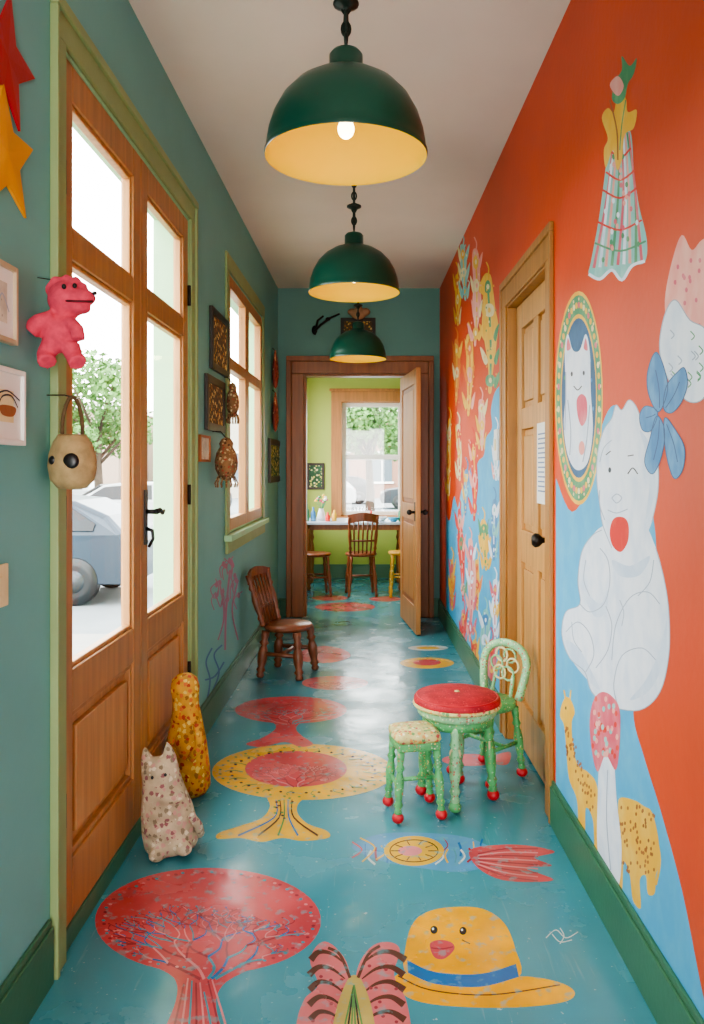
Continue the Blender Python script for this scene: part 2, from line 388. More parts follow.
# ------------------------------------------------------------------ door_3 (end)
d3=empty('door_3',WE(0,0,0),kind='structure',label='brown wood doorway with an open honey-wood door')
b=B()
for q in ((EX0-.11,EX0,0,EH),(EX1,EX1+.155,0,EH),(EX0-.11,EX1+.155,EH,EH+.11)): b.wbox(WE,q[0],q[1],q[2],q[3],0,.03,EW)
for q in ((EX0-.155,EX0-.11,0,EH+.11),(EX1+.155,EX1+.2,0,EH+.11),(EX0-.155,EX1+.2,EH+.11,EH+.155)): b.wbox(WE,q[0],q[1],q[2],q[3],0,.045,EW)
for q in ((EX0-.001,EX0+.018,0,EH-.018),(EX1-.018,EX1+.001,0,EH-.018),(EX0,EX1,EH-.018,EH+.001)): b.wbox(WE,q[0],q[1],q[2],q[3],-.155,-.001,EW)
b.done('door_casing',d3,world=True,bevel=.005)
hx,hy=.375,END-.035; fx,fy=.462,6.28
dirv=Vector((fx-hx,fy-hy,0)); Ld=dirv.length; dirv.normalize(); nrm=Vector((-dirv.y,dirv.x,0))*-1
def WD(s,h,d): return Vector((hx,hy,h))+dirv*s+nrm*d
b=B(); th=.038; 
for q in ((0,.1),(Ld-.1,Ld)): b.wbox(WD,q[0],q[1],.01,2.11,0,th,EL)
for q in ((.01,.22),(.9,1.03),(1.99,2.11)): b.wbox(WD,.1,Ld-.1,q[0],q[1],.0005,th-.0005,EL)
for z0,z1 in ((.22,.9),(1.03,1.99)): b.wbox(WD,.1,Ld-.1,z0,z1,.012,th-.012,EW); b.wbox(WD,.14,Ld-.14,z0+.04,z1-.04,.004,th-.004,EL)
leaf=b.done('door_leaf',d3,world=True,bevel=.004)
for sgn in (-1,1):
    b=B(); o=0 if sgn<0 else th
    b.wbox(WD,Ld-.07,Ld-.035,.9,1.05,o-.003 if sgn<0 else o,o if sgn<0 else o+.003,IRON)
    b.ell(WD(Ld-.052,.97,o+sgn*.045),(.022,.022,.022),IRON); b.tube([WD(Ld-.052,.97,o),WD(Ld-.052,.97,o+sgn*.03)],.01,IRON)
    b.done('door_knob',leaf,origin=d3.location)
# ------------------------------------------------------------------ window_2 dining room
w2=empty('window_2',WB((bx0+bx1)/2,bh0,0),kind='structure',label='tall sash window with honey-wood casing')
b=B(); 
for q in ((bx0-.12,bx0+.005,bh0,bh1-.005),(bx1-.005,bx1+.12,bh0,bh1-.005),(bx0-.12,bx1+.12,bh1-.005,bh1+.12)): b.wbox(WB,q[0],q[1],q[2],q[3],0,.03,EL)
b.wbox(WB,bx0-.14,bx1+.14,bh1+.12,bh1+.15,0,.05,EL)
b.wbox(WB,bx0-.14,bx1+.14,bh0-.045,bh0,-.02,.07,EL)
for q in ((bx0,bx0+.012,bh0+.01,bh1-.012),(bx1-.012,bx1,bh0+.01,bh1-.012),(bx0,bx1,bh1-.012,bh1),(bx0,bx1,bh0,bh0+.01)): b.wbox(WB,q[0],q[1],q[2],q[3],-.15,-.001,EL)
b.done('window_casing',w2,world=True,bevel=.004)
for z0,z1,dd in ((bh0+.01,1.48,-.05),(1.42,bh1-.012,-.085)):
    b=B(); st=.05
    for q in ((bx0+.012,bx0+.012+st,z0,z1),(bx1-.012-st,bx1-.012,z0,z1),(bx0+.062,bx1-.062,z0,z0+st),(bx0+.062,bx1-.062,z1-st,z1)): b.wbox(WB,q[0],q[1],q[2],q[3],dd-.03,dd,WH)
    sash=b.done('window_sash',w2,world=True,bevel=.003)
    b=B(); b.wbox(WB,bx0+.05,bx1-.05,z0+st,z1-st,dd-.017,dd-.013,GLASS); b.done('glass_pane',sash,origin=w2.location)
w3=empty('window_added',WC(8.4,.8,0),kind='structure',label='unseen wooden side window added to light the dining room')  # unseen window put in so daylight reaches the dining room
b=B()
for q in ((7.5,7.57,.87,2.33),(9.23,9.3,.87,2.33),(7.5,9.3,.8,.87),(7.5,9.3,2.33,2.4),(8.37,8.43,.87,2.33)): b.wbox(WC,q[0],q[1],q[2],q[3],-.1,.01,EL)
b.done('window_frame',w3,world=True,bevel=.004)
# ------------------------------------------------------------------ murals : right wall
PB=brushed('#44a4d2','#5cb2d6'); PW=brushed('#e2e8f2','#c8d6e8'); PY=brushed('#e6b034','#ecc45c'); PP=brushed('#d4546a','#e0848c'); PG=brushed('#3f8a60','#74aa7c')
PGR=paint('#98a8bc',.55,.1); PT=brushed('#7cbcb8','#a0d0c8'); PK=paint('#2c3340',.5); PRD=brushed('#d3281f','#e25a4a'); PPK=brushed('#e8988e','#efb8aa'); PBL=brushed('#3a7cb2','#6aa4cc'); PBR=paint('#9a5a2c',.5,.2); PCR=brushed('#e6d6a6','#d4c48c'); PO=brushed('#de7434','#e8963c'); PNV=brushed('#2a567e','#3a6c94'); PSH=brushed('#bccde2','#d2deec')
def part(d,name,parent,label=None): return d.done(name,parent,label=label)
d=Dec(on_right,.0002,.00004)
R=cr([(556,478),(572,512),(592,480),(600,432),(614,405),(630,430),(646,480),(656,540),(654,600),(648,650),(636,690),(634,720),(645,760),(662,815),(682,890),(698,970),(712,1040)],5,False)
d.fill(R+[(712,1100),(620,1000),(556,860)],PB,False)
L=cr([(502,384),(495,392),(491,410),(492,428),(486,438),(484,455),(478,462),(474,480),(470,470),(467,492),(462,488),(458,508),(454,496),(450,520),(446,515)],5,False)
d.fill(L+[(446,632),(470,690),(502,755)],PB,False)
part(d,'painted_blue_field',wall_right,'sky blue painted field with a wavy edge')
d=Dec(on_right)
d.fill([(613,128),(607,160),(603,190),(598,225),(591,262),(589,274),(600,280),(612,270),(622,281),(632,266),(645,262),(647,240),(639,205),(634,170),(630,130)],PT)
for k in range(9):
    t=k/8; x0=614+t*15; x1=594+t*48
    d.line([(x0,132),((x0+x1)/2+2+random.uniform(-2,2),195),(x1,268-6*t)],(1.4,3.0),[PP,PW,PPK,PG][k%4],up=False)
for yy,xa,xb in ((150,610,631),(172,606,635),(190,603,637),(222,598,642),(243,595,646)): d.line([(xa,yy),((xa+xb)/2,yy+8),(xb,yy-2)],2,[PRD,PG][yy%2],up=False)
for i in range(34):
    y=random.uniform(150,262); d.dot(618+(y-130)*.02+random.uniform(-1,1)*(6+(y-140)*.14),y,1.6,3,[PP,PW,PG,PPK][i%4],7)
d.line([(589,274),(600,279),(612,270),(622,280),(632,266),(645,261)],3,PW)
d.fill([(602,118),(608,108),(614,112),(618,95),(626,98),(628,112),(637,110),(634,128),(625,135),(622,160),(617,170),(613,150),(606,168),(604,150),(608,138)],PY)
d.fill([(612,98),(616,80),(622,70),(622,56),(630,66),(637,58),(634,74),(628,84),(625,98),(618,104)],PG)
d.line([(610,100),(617,130),(618,160)],1.5,PBR); d.line([(626,100),(622,125),(620,150)],1.2,PG); d.fill([(610,85),(618,76),(624,86),(618,96)],PPK)
part(d,'painted_tower_flower',wall_right,'painted striped bell-shaped flower tower with yellow leaves')
# oval medallion
d=Dec(on_right)
d.fill(el(579,398,24,107),PY,False); d.fill(el(579,398,22.8,103),PG,False)
for i in range(52):
    a=2*math.pi*i/52; d.dot(579+20.5*math.cos(a),398+93*math.sin(a),1.3,3.4,[PY,PCR,PY,PP][i%4],8)
for i in range(26):
    a=2*math.pi*(i+.5)/26; d.dot(579+22*math.cos(a),398+99*math.sin(a),.7,1.8,PCR,7)
d.fill(el(579,398,18.3,84),PY,False); d.fill(el(579,398,17.3,80),PNV,False)
for i in range(26):
    a=random.uniform(0,6.28); q=random.uniform(.5,.9); d.dot(579+17*q*math.cos(a),398+78*q*math.sin(a),1,2.4,[PG,PBL,PT][i%3],7)
d.fill([(566,392),(565,352),(568,334),(573,350),(580,350),(586,334),(590,352),(591,392),(593,430),(588,462),(577,470),(568,455),(564,425)],PW)
d.fill([(567,350),(568,338),(571,348)],PP); d.fill([(584,348),(586,338),(588,350)],PP)
d.dot(572,374,1.1,2.4,PK);d.dot(584,373,1.1,2.4,PK); d.fill([(577,400),(582,394),(587,400),(587,418),(582,426),(578,416)],PP); d.fill(el(582,448,3,7),PPK,False)
d.line([(568,400),(571,430),(570,455)],1,PGR); d.line([(590,405),(587,440),(583,462)],1,PGR); d.line([(566,372),(566,400),(565,430)],1,PGR); d.line([(574,386),(578,390),(582,386)],1,PK)
part(d,'painted_oval_medallion',wall_right,'painted oval medallion of a white cat in a gold dotted green ring')
# white creature
d=Dec(on_right)
body=[(606,525),(592,536),(582,552),(578,580),(580,604),(566,612),(562,635),(570,658),(585,672),(592,692),(610,706),(640,710),(660,692),(669,655),(669,612),(664,578),(656,548),(640,520)]
d.fill(body,PW)
for q in ([(583,590),(600,604),(608,590),(606,612),(594,616)],[(566,640),(580,650),(592,672),(600,690),(588,680),(572,660)],[(650,690),(664,660),(667,620),(660,650),(646,680),(630,700)],[(612,560),(630,566),(650,556),(640,575),(620,576)]): d.fill(q,PSH)
head=[(600,505),(597,480),(598,452),(604,430),(612,418),(616,405),(622,410),(629,400),(636,406),(642,420),(652,434),(658,460),(658,492),(652,522),(640,546),(624,556),(610,545),(603,525)]
d.fill(head,PW); d.fill([(640,430),(652,450),(655,490),(646,520),(650,480),(645,450)],PSH)
G=.9
d.line([(612,548),(603,525),(600,505),(597,480),(598,452),(604,430),(612,418),(616,405),(622,410),(629,400),(636,406),(642,420),(652,434),(658,460),(658,492),(652,522)],G,PGR)
d.line([(602,530),(592,536),(582,552),(578,580),(580,604),(566,612),(562,635),(570,658),(585,672),(592,692),(610,706),(640,710),(660,692),(669,655),(669,612),(664,578),(656,548)],G,PGR)
d.line([(580,604),(590,612),(604,604),(610,582),(608,560),(600,548)],G,PGR); d.line([(566,632),(578,622),(590,634),(594,655),(586,672)],G,PGR)
d.line([(606,606),(612,625),(608,650),(596,668)],G,PGR); d.line([(612,660),(616,625),(630,598),(648,592),(660,604)],G,PGR); d.line([(638,596),(650,582),(654,560)],G,PGR); d.line([(618,706),(614,684),(622,656),(642,648),(656,660)],G,PGR)
for q in ([(600,462),(604,448),(612,440)],[(600,490),(600,505),(605,520)],[(586,560),(584,580),(590,596)],[(620,600),(624,612),(622,626)],[(572,622),(574,640),(582,652)]): d.line(q,.8,PGR)
d.dot(610,470,1.5,2.8,PK);d.line([(628,474),(633,468),(638,474)],1.2,PK); d.line([(606,455),(611,451)],1,PK,False); d.line([(628,456),(634,455)],1,PK,False)
d.line([(612,498),(617,494),(622,498),(617,503),(612,498)],1,PGR)
d.fill([(612,522),(617,517),(625,518),(629,526),(628,542),(621,552),(613,546),(610,534)],PRD); d.line([(608,510),(617,513),(628,509)],1,PGR)
part(d,'painted_white_animal',wall_right,'painted seated pale white animal with a small red mouth')
d=Dec(on_right,.001)
BB=[[(659,412),(649,394),(648,372),(656,352),(664,366),(668,390)],[(664,408),(667,386),(678,372),(685,368),(688,384),(682,402),(672,413)],[(657,416),(650,440),(645,462),(653,474),(662,456),(665,430)],[(665,418),(676,430),(685,448),(683,470),(674,478),(666,450)],[(658,412),(646,406),(640,416),(643,430),(652,430)]]
for q in BB: d.fill(q,PBL)
for q in BB: d.line(q,.9,paint('#24507c',.5),closed=True,up=False)
for a,c in (((660,408),(656,370)),((666,408),(680,382)),((660,420),(654,460)),((667,424),(678,462)),((656,414),(646,418))): d.line([a,((a[0]+c[0])/2+1.5,(a[1]+c[1])/2),c],.9,paint('#24507c',.5),up=False)
part(d,'painted_blue_bow',wall_right,'painted dark blue leafy ribbon bow')
d=Dec(on_right)
d.fill([(668,330),(665,300),(672,262),(682,235),(692,250),(702,240),(716,236),(730,250),(735,330),(720,380),(690,372),(674,350)],PPK)
for i in range(26): d.dot(random.uniform(674,722),random.uniform(258,345),1.5,2.6,PP,8)
CR=[(660,340),(666,312),(676,300),(690,320),(706,330),(712,360),(706,395),(690,402),(672,385),(662,362)]
d.fill(CR,PW)
for i in range(16): d.line([(a:=random.uniform(666,700),c:=random.uniform(320,385)),(a+4,c+5),(a+1,c+9)],1.2,[PG,PGR][i%2],up=False)
d.line(CR,1,PGR,closed=True)
part(d,'painted_pink_spotted_animal',wall_right,'painted pink spotted animal above a leafy cream shape')
d=Dec(on_right,.001)
d.fill([(601,755),(598,800),(598,850),(606,880),(618,890),(622,850),(617,800),(613,755)],PW); d.line([(608,770),(607,820),(611,870)],1,PGR)
d.fill([(590,720),(594,700),(602,692),(612,696),(620,710),(620,745),(616,770),(606,755),(598,772),(592,750)],PP)
for i in range(44): d.dot(random.uniform(593,618),random.uniform(698,758),1.5,3,[PRD,PPK,PT][i%3],8)
part(d,'painted_pink_flower',wall_right,'painted pink flower on a white stem')
d=Dec(on_right)
d.fill([(560,716),(562,704),(566,697),(571,700),(575,712),(572,722),(573,745),(578,765),(588,772),(597,785),(601,820),(600,852),(595,850),(593,820),(586,808),(585,836),(579,830),(577,800),(569,778),(566,745),(564,725)],PY)
d.line([(566,700),(564,690)],1.5,PY,False); d.line([(570,700),(571,690)],1.5,PY,False)
for i in range(50):
    x=random.uniform(565,597); y=min(726+(x-565)*2.4,800)+random.uniform(-6,24); d.dot(x,y,.9,1.9,PBR,8)
d.dot(566,708,.8,1.8,PK,8)
part(d,'painted_giraffe',wall_right,'painted yellow spotted giraffe with a long neck')
d=Dec(on_right)
d.fill([(618,812),(620,798),(634,800),(644,806),(652,812),(658,835),(660,862),(656,875),(655,893),(648,894),(646,876),(640,880),(641,908),(633,900),(630,876),(624,862),(622,890),(616,872),(617,840)],PY)
d.line([(655,830),(660,860),(656,885)],2.5,PY)
for i in range(70): d.dot(random.uniform(620,655),random.uniform(806,874),1.0,2.0,PBR,8)
part(d,'painted_leopard',wall_right,'painted yellow leopard with brown spots')
# soft tall plant figures left of the door
def blob(c,y,w,h,n=8): return [(c+w*.5*math.cos(a)*(q:=random.uniform(.82,1.1)),y+h*.5*math.sin(a)*q) for a in [2*math.pi*i/n for i in range(n)]]
PN=[0]
def plant(x,y0,y1,w,cols,label,sway=2):
    PN[0]+=1; d=Dec(on_right,.0004+.00025*(PN[0]%4)); ph=random.uniform(0,6); H=y1-y0; xs=lambda y: x+sway*math.sin(ph+(y-y0)*.03)
    n=7; Lp=[];Rp=[]
    for i in range(n+1):
        y=y0+H*i/n; ww=w*.5*(.25+.75*math.sin(math.pi*min(i/n+.12,1)))*random.uniform(.7,1.1); Lp.append((xs(y)-ww,y)); Rp.append((xs(y)+ww,y))
    d.fill(Lp+Rp[::-1],cols[0])
    d.line([(xs(y0+H*q),y0+H*q) for q in (.05,.35,.65,.95)],w*.14,cols[1])
    k=max(3,int(H/22))
    for i in range(k):
        y=y0+H*(i+.5)/k; c=xs(y); m=cols[(i+1)%len(cols)]
        d.fill(blob(c,y,w*random.uniform(.45,.75),H/k*.6),m); d.dot(c,y,w*.1,H/k*.12,cols[(i+2)%len(cols)],8,True)
        for sg in (-1,1):
            if random.random()<.75:
                q=random.uniform(.6,.95); d.fill([(c+sg*w*.2,y+4),(c+sg*w*.5*q,y-4),(c+sg*w*.9*q,y-10),(c+sg*w*.7*q,y+2),(c+sg*w*.35,y+8)],random.choice(cols))
    for j in range(int(H/6)): y=random.uniform(y0,y1); d.dot(xs(y)+random.uniform(-.5,.5)*w,y,.6,1.3,random.choice(cols),7)
    d.line([(xs(y0),y0+4),(xs(y0)+1.5,y0-6),(xs(y0)-1,y0-13)],1.2,cols[0])
    part(d,'painted_plant',wall_right,label)
plant(489,275,392,15,[PY,PG,PCR,PY],'painted yellow and green leafy plant')
plant(475,250,345,10,[PPK,PY,PCR],'painted pink and yellow leafy plant')
plant(464,245,300,8,[PT,PY,PCR],'painted teal and yellow leafy plant')
plant(468,335,415,9,[PY,PO,PPK],'painted yellow and orange leafy plant')
plant(455,340,405,7,[PO,PY,PCR],'painted orange and yellow leafy plant')
plant(449,420,500,5,[PY,PCR,PO],'painted yellow slender plant',1)
plant(473,440,520,8,[PRD,PY,PPK],'painted red and yellow leafy plant')
plant(485,520,570,9,[PY,PG,PY],'painted yellow and green leafy plant')
plant(461,510,600,7,[PRD,PPK,PG],'painted red and green leafy plant')
plant(470,540,640,8,[PPK,PP,PW],'painted pink leafy plant')
plant(453,560,610,5,[PY,PP,PO],'painted yellow and pink slender plant',1)
plant(497,430,480,6,[PW,PT,PPK],'painted white leafy plant',1)
plant(484,610,670,9,[PT,PBL,PW],'painted pale teal leafy plant')
plant(490,640,695,10,[PP,PRD,PY],'painted red leafy plant')
plant(476,640,680,7,[PY,PRD,PO],'painted yellow and red leafy plant')
plant(481,400,450,8,[PPK,PCR,PY],'painted small pink leafy plant',1)
plant(459,425,480,6,[PCR,PRD,PY],'painted small cream leafy plant',1)
plant(457,275,325,6,[PY,PO,PCR],'painted small yellow leafy plant',1)
plant(495,500,560,7,[PBL,PW,PT],'painted small blue leafy plant',1)
plant(478,560,610,7,[PY,PO,PRD],'painted small yellow leafy plant',1)
plant(496,580,640,7,[PW,PP,PY],'painted small white leafy plant',1)
plant(466,470,515,6,[PBL,PY,PT],'painted small blue and yellow leafy plant',1)
plant(463,610,650,6,[PP,PY,PRD],'painted small pink leafy plant',1)
b=B(); b.wbox(WR,4.10,4.19,1.36,1.52,0.002,.014,WH); b.wbox(WR,4.125,4.165,1.41,1.47,.014,.019,PCR); b.done('light_switch',origin=WR(4.145,1.36,0),bevel=.002,label='white light switch plate on the painted wall',cat='light switch')
# ------------------------------------------------------------------ left wall doodles
d=Dec(on_left)
LP=paint('#a06a82',.6,.1); LB=paint('#3f6c98',.6,.1)
for k in range(16):
    x=214+random.random()*24; y=572+random.random()*55
    d.line([(x,y),(x+random.uniform(-4,4),y-10),(x+random.uniform(-6,6),y-18)],1.1,LP,up=False)
    d.dot(x+2,y-14,1.6,3,LP,8)
d.line([(225,650),(226,610),(230,570)],2,LP); d.line([(218,640),(224,615),(219,580)],1.5,LP); d.line([(238,640),(232,610),(238,580)],1.5,LP)
part(d,'painted_pink_bush',wall_left,'faint pink painted branching bush')
d=Dec(on_left)
for q in ([(207,700),(210,680),(206,662),(212,648)],[(213,690),(219,672),(214,655),(222,645)],[(205,680),(215,676),(224,662)]): d.line(q,1.6,LB)
part(d,'painted_blue_scribble',wall_left,'blue painted scribble')
# ------------------------------------------------------------------ floor murals
FR=floorpaint('#c85056'); FRD=floorpaint('#983c46'); FY=floorpaint('#e2b03c'); FP=floorpaint('#ce6c70'); FB=floorpaint('#2c6ca8'); FT=floorpaint('#5090a0'); FG=floorpaint('#5a8a50'); FK=floorpaint('#2b2a30'); FBR=floorpaint('#5e382e'); FOR=floorpaint('#f2ac08'); FPK=floorpaint('#de868a'); FW=floorpaint('#cfd8d2')
def fl(): return Dec(on_floor,.0003,.00003)
def branches(d,cx,cy,rx,ry,mats,w,v0=1.1,depth=5,lo=.9):
    def rec(u,v,a,L,ww,k):
        u2=u+L*math.sin(a); v2=v-L*math.cos(a)
        if u2*u2+v2*v2>lo*lo and k<depth: 
            L*=.5; u2=u+L*math.sin(a); v2=v-L*math.cos(a)
            if u2*u2+v2*v2>lo*lo: return
        b_=random.uniform(-.06,.06)
        d.line([(cx+rx*u,cy+ry*v),(cx+rx*((u+u2)/2+b_),cy+ry*((v+v2)/2)),(cx+rx*u2,cy+ry*v2)],(ww,ww*.7),random.choice(mats),up=False)
        if k<=0:
            d.dot(cx+rx*u2,cy+ry*v2,ww*1.2,ww*.8,random.choice(mats),7); return
        for da in ((-.42,.38) if random.random()<.6 else (-.55,0.0,.5)):
            rec(u2,v2,a+da+random.uniform(-.15,.15),L*random.uniform(.68,.86),max(ww*.72,w*.3),k-1)
    for a in (-1.15,-.75,-.38,0,.35,.72,1.12): rec(a*.09,v0,a,.42,w,depth-1)
d=fl(); d.fill(el(208,921,113,53,n=56),FR,False)
d.fill([(150,958),(174,978),(176,1000),(160,1040),(140,1090),(130,1120),(250,1120),(236,1070),(222,1030),(216,1002),(226,982),(262,958)],FR)
branches(d,208,921,113,53,[FT,FRD,FPK,FB,FRD],3.2)
for i in range(70):
    a=2*math.pi*i/70; d.dot(208+105*math.cos(a)+random.uniform(-2,2),921+48.5*math.sin(a)+random.uniform(-1,1),2,1.1,[FPK,FRD,FT][i%3],8)
for k in range(8): d.line([(184+k*4,985+random.uniform(-8,8)),(172+k*8,1035),(150+k*13,1100)],(1.6,3),[FRD,FPK,FT][k%3],up=False)
part(d,'painted_red_tree',floor,'painted round red tree with blue and dark red branches')
d=fl(); d.fill(el(303,772,91,28,n=56),FY,False)
d.fill([(268,792),(270,806),(262,818),(240,826),(219,833),(218,839),(240,838),(262,842),(282,838),(302,841),(328,838),(327,831),(308,824),(298,814),(298,804),(308,792)],FY)
d.fill(el(296,769,51,18),FR,False); branches(d,296,769,51,18,[FRD,FPK,FRD],1.5,1.0,4,.88)
for i in range(70):
    a=2*math.pi*i/70; d.dot(303+(72 if i%2 else 83)*math.cos(a),772+(21 if i%2 else 25)*math.sin(a),1.6,.8,[FG,FBR][i%2],8)
for i in range(36):
    a=2*math.pi*i/36; d.line([(303+60*math.cos(a),772+19.5*math.sin(a)),(303+70*math.cos(a+.06),772+22*math.sin(a+.06)),(303+78*math.cos(a+.02),772+24*math.sin(a+.02))],.8,[FG,FOR][i%2],up=False)
for k in range(5): d.line([(276+k*4,800),(274+k*5,818),(238+k*20,836)],(.9,2),[FB,FBR,FG][k%3],up=False)
for k in range(12): d.dot(random.uniform(274,296),random.uniform(796,822),1.6,.9,[FBR,FG][k%2],7)
part(d,'painted_yellow_tree',floor,'painted yellow tree with red centre and fish-tail trunk')
d=fl(); d.fill(el(291,710,56,13.5),FR,False); d.fill([(272,716),(276,728),(262,738),(246,744),(262,747),(285,742),(300,747),(313,744),(302,736),(296,728),(304,716)],FR)
branches(d,291,710,56,13,[FRD,FPK,FT],1.2,1.1,4); part(d,'painted_red_tree',floor,'smaller painted red tree')
d=fl(); d.fill(el(335,683,33,7),FP,False); branches(d,335,683,33,7,[FRD],.8,.9,3); part(d,'painted_pink_flower',floor,'painted pink oval flower')
d=fl(); d.fill([(300,660),(304,650),(325,646),(345,650),(350,657),(335,662),(318,663)],FP); d.line([(310,655),(325,652),(342,655)],1,FRD); part(d,'painted_pink_flower',floor,'painted pink leaf shape')
d=fl(); d.fill(el(427,663,27,5.5),FY,False); d.fill(el(427,662.5,14,3),FR,False); part(d,'painted_yellow_flower',floor,'painted yellow oval flower')
d=fl(); d.fill(el(428,648,20,2.6),FW,False); d.fill(el(428,648,12,1.5),FY,False); part(d,'painted_yellow_flower',floor,'small painted yellow ring')
d=fl(); d.fill(el(470,760,28,6),FP,False); d.fill([(492,757),(510,752),(508,764),(496,764)],FP); part(d,'painted_pink_flower',floor,'faded pink painted fish')
d=fl()
d.fill([(352,848),(366,838),(390,833),(425,833),(460,836),(482,843),(500,855),(482,868),(455,872),(420,868),(385,862)],floorpaint('#5694bc'))
for k in range(26):
    x=366+k*4.6+random.uniform(-2,2); y=random.uniform(838,852); d.line([(x,y),(x+random.uniform(-5,6),y+7),(x+random.uniform(-5,5),y+14)],random.uniform(1,2.4),[FB,FW,FRD,FY,FT][k%5],up=False)
d.fill(el(414,851,30,15),FY,False); d.fill(el(410,851,12,5),FPK,False); d.line(el(414,851,24,11,n=20),1,FBR,closed=True)
for k in range(10): a=.63*k; d.line([(414+14*math.cos(a),851+6*math.sin(a)),(414+23*math.cos(a),851+10*math.sin(a))],.9,FBR,False,up=False)
d.line([(352,842),(362,850),(352,858)],1.5,FR); d.line([(360,838),(375,848),(362,862)],1.5,FY)
d.fill([(470,850),(500,845),(530,846),(555,852),(535,858),(552,866),(525,868),(554,880),(520,882),(495,878),(476,866)],FR)
for k in range(9): d.line([(478,854+k*1.5),(505,849+k*3.4),(538,849+k*4)],1.2,[FRD,FPK][k%2],up=False)
part(d,'painted_fish',floor,'painted fish with yellow disc and red feather tail')
d=fl()
d.fill([(398,974),(440,978),(517,976),(558,982),(575,993),(560,1003),(500,1008),(430,1004),(400,992)],FOR)
d.fill([(408,975),(406,945),(414,922),(430,911),(455,907),(483,909),(504,923),(515,948),(518,978),(460,988)],FOR)
d.fill(cr([(407,960),(435,972),(480,974),(516,964)],5,False)+cr([(519,977),(480,987),(435,984),(408,973)],5,False),FB,False)
d.line([(398,976),(430,990),(490,995),(560,985)],1.3,FBR)
d.dot(434,930,3.6,4,FK,14);d.dot(463,931,3.6,4,FK,14,True);d.dot(433,929,1.2,1.3,FW,8);d.dot(462,930,1.2,1.3,FW,8,True)
d.fill([(430,944),(440,940),(452,943),(454,950),(444,959),(434,957)],FR); d.line([(431,948),(442,949),(453,947)],1.2,FRD); d.line([(462,940),(470,944)],1,FBR)
part(d,'painted_yellow_bird_hat',floor,'painted yellow bowler hat with a bird face and blue band')
d=fl()
d.fill([(350,975),(338,950),(322,942),(310,960),(318,985),(304,1000),(296,1030),(300,1080),(345,1080),(352,1040)],FP)
d.fill([(356,975),(370,948),(388,942),(400,950),(394,975),(406,1000),(412,1040),(408,1080),(362,1080),(356,1030)],FP)
for k in range(9):
    y=950+k*15; j=random.uniform(-3,3)
    d.line([(308+j,y+10),(319,y+2),(332,y+4),(345,y+14)],(7,1),FBR,up=False); d.line([(403+j,y+10),(391,y+2),(376,y+4),(362,y+14)],(7,1),FBR,up=False)
for k in range(16): d.dot(random.choice((random.uniform(312,344),random.uniform(362,400))),random.uniform(955,1024),2,1.6,FRD,7)
d.fill([(345,985),(354,975),(364,985),(374,1020),(378,1080),(328,1080),(334,1020)],floorpaint('#b9a45c'))
for k in range(6): d.line([(354,985),(346+k*3,1020),(334+k*8,1076)],1.8,[FG,FK,FG][k%3],up=False)
d.line([(350,978),(340,955),(328,948)],3,FBR); d.line([(358,978),(368,955),(380,946)],3,FBR)
part(d,'painted_butterfly',floor,'painted tiger-striped pink butterfly with green body')
d=fl()
for q in ([(546,938),(556,930),(566,938),(578,932)],[(552,934),(560,942),(572,940)],[(560,928),(564,936),(560,944)]): d.line(q,1.0,FW)
part(d,'painted_doodle',floor,'small pale painted flower doodle')
d=fl()
for x,y,rx,ry in ((345,607,30,4.5),(330,598,18,2.6),(385,599,16,2.6)): d.fill(el(x,y,rx,ry),FR,False)
for i in range(9): d.line([(a:=random.uniform(316,370),603+i*.9),(a+8,602.5+i*.9),(a+15,604+i*.9)],1,FRD,up=False)
part(d,'painted_red_marks',floor,'faded red painted oval figures at the doorway')
# ------------------------------------------------------------------ pendant lamps
GREEN=paint('#0e4535',.3,.08,6,0,.0); DARK=paint('#1d2a22',.35,.1,8,.3)
LIN,t_,b_=nt('yellow_enamel'); b_.inputs['Base Color'].default_value=(.80,.50,.02,1); b_.inputs['Roughness'].default_value=.6; b_.inputs['Specular IOR Level'].default_value=.2
BULB=emis('bulb_glow','#ffe6b0',6)
def lamp():
    r=empty('pendant_lamp',(0,0,0),'dark green enamel dome pendant lamp with yellow lining','lamp',group='green dome pendants')
    b=B(); P=[(.212,-.004),(.214,.004),(.210,.012),(.208,.03),(.203,.06),(.19,.1),(.168,.14),(.135,.175),(.095,.2),(.055,.214),(.044,.222),(.044,.262),(.036,.272),(.018,.278),(.001,.279)]
    b.lathe(P,GREEN,48); b.done('lamp_shade',r)
    b=B(); b.lathe([(.212,-.004),(.205,.004),(.203,.03),(.198,.06),(.185,.1),(.163,.137),(.13,.17),(.09,.194),(.04,.205),(.001,.206)],LIN,48); b.done('shade_lining',r,label='glowing yellow shade lining')
    b=B(); b.lathe([(.022,.206),(.022,.12),(.016,.11),(.001,.11)],LIN,16); b.done('lamp_socket',r)
    b=B(); b.ell((0,0,.07),(.022,.022,.026),BULB); b.lathe([(.012,.115),(.012,.10),(.018,.085)],BULB,14); b.done('bulb',r,label='lit warm bulb')
    b=B(); z=.285; i=0; top=CEIL-2.14
    while z<top-.05:
        pts=[(( .011*math.cos(a)) if i%2 else 0, 0 if i%2 else .011*math.cos(a), z+.018+.019*math.sin(a)) for a in [2*math.pi*k/12 for k in range(12)]]
        b.tube(pts,.0035,DARK,6,closed=True); z+=.029; i+=1
    b.done('chain',r)
    b=B(); b.lathe([(.004,.285),(.008,.33),(.006,.38),(.02,.388),(.034,.395),(.034,.402),(.006,.415),(.004,top)],DARK,14); b.done('lamp_cord',r)
    b=B(); b.lathe([(.001,top-.05),(.015,top-.048),(.05,top-.02),(.055,top-.001)],DARK,24); b.done('ceiling_canopy',r)
    return r
L0=lamp(); L0.location=(-.042,2.1,2.14)
copy_tree(L0,(-.037,3.73,2.14)); copy_tree(L0,(-.03,6.0,2.14))
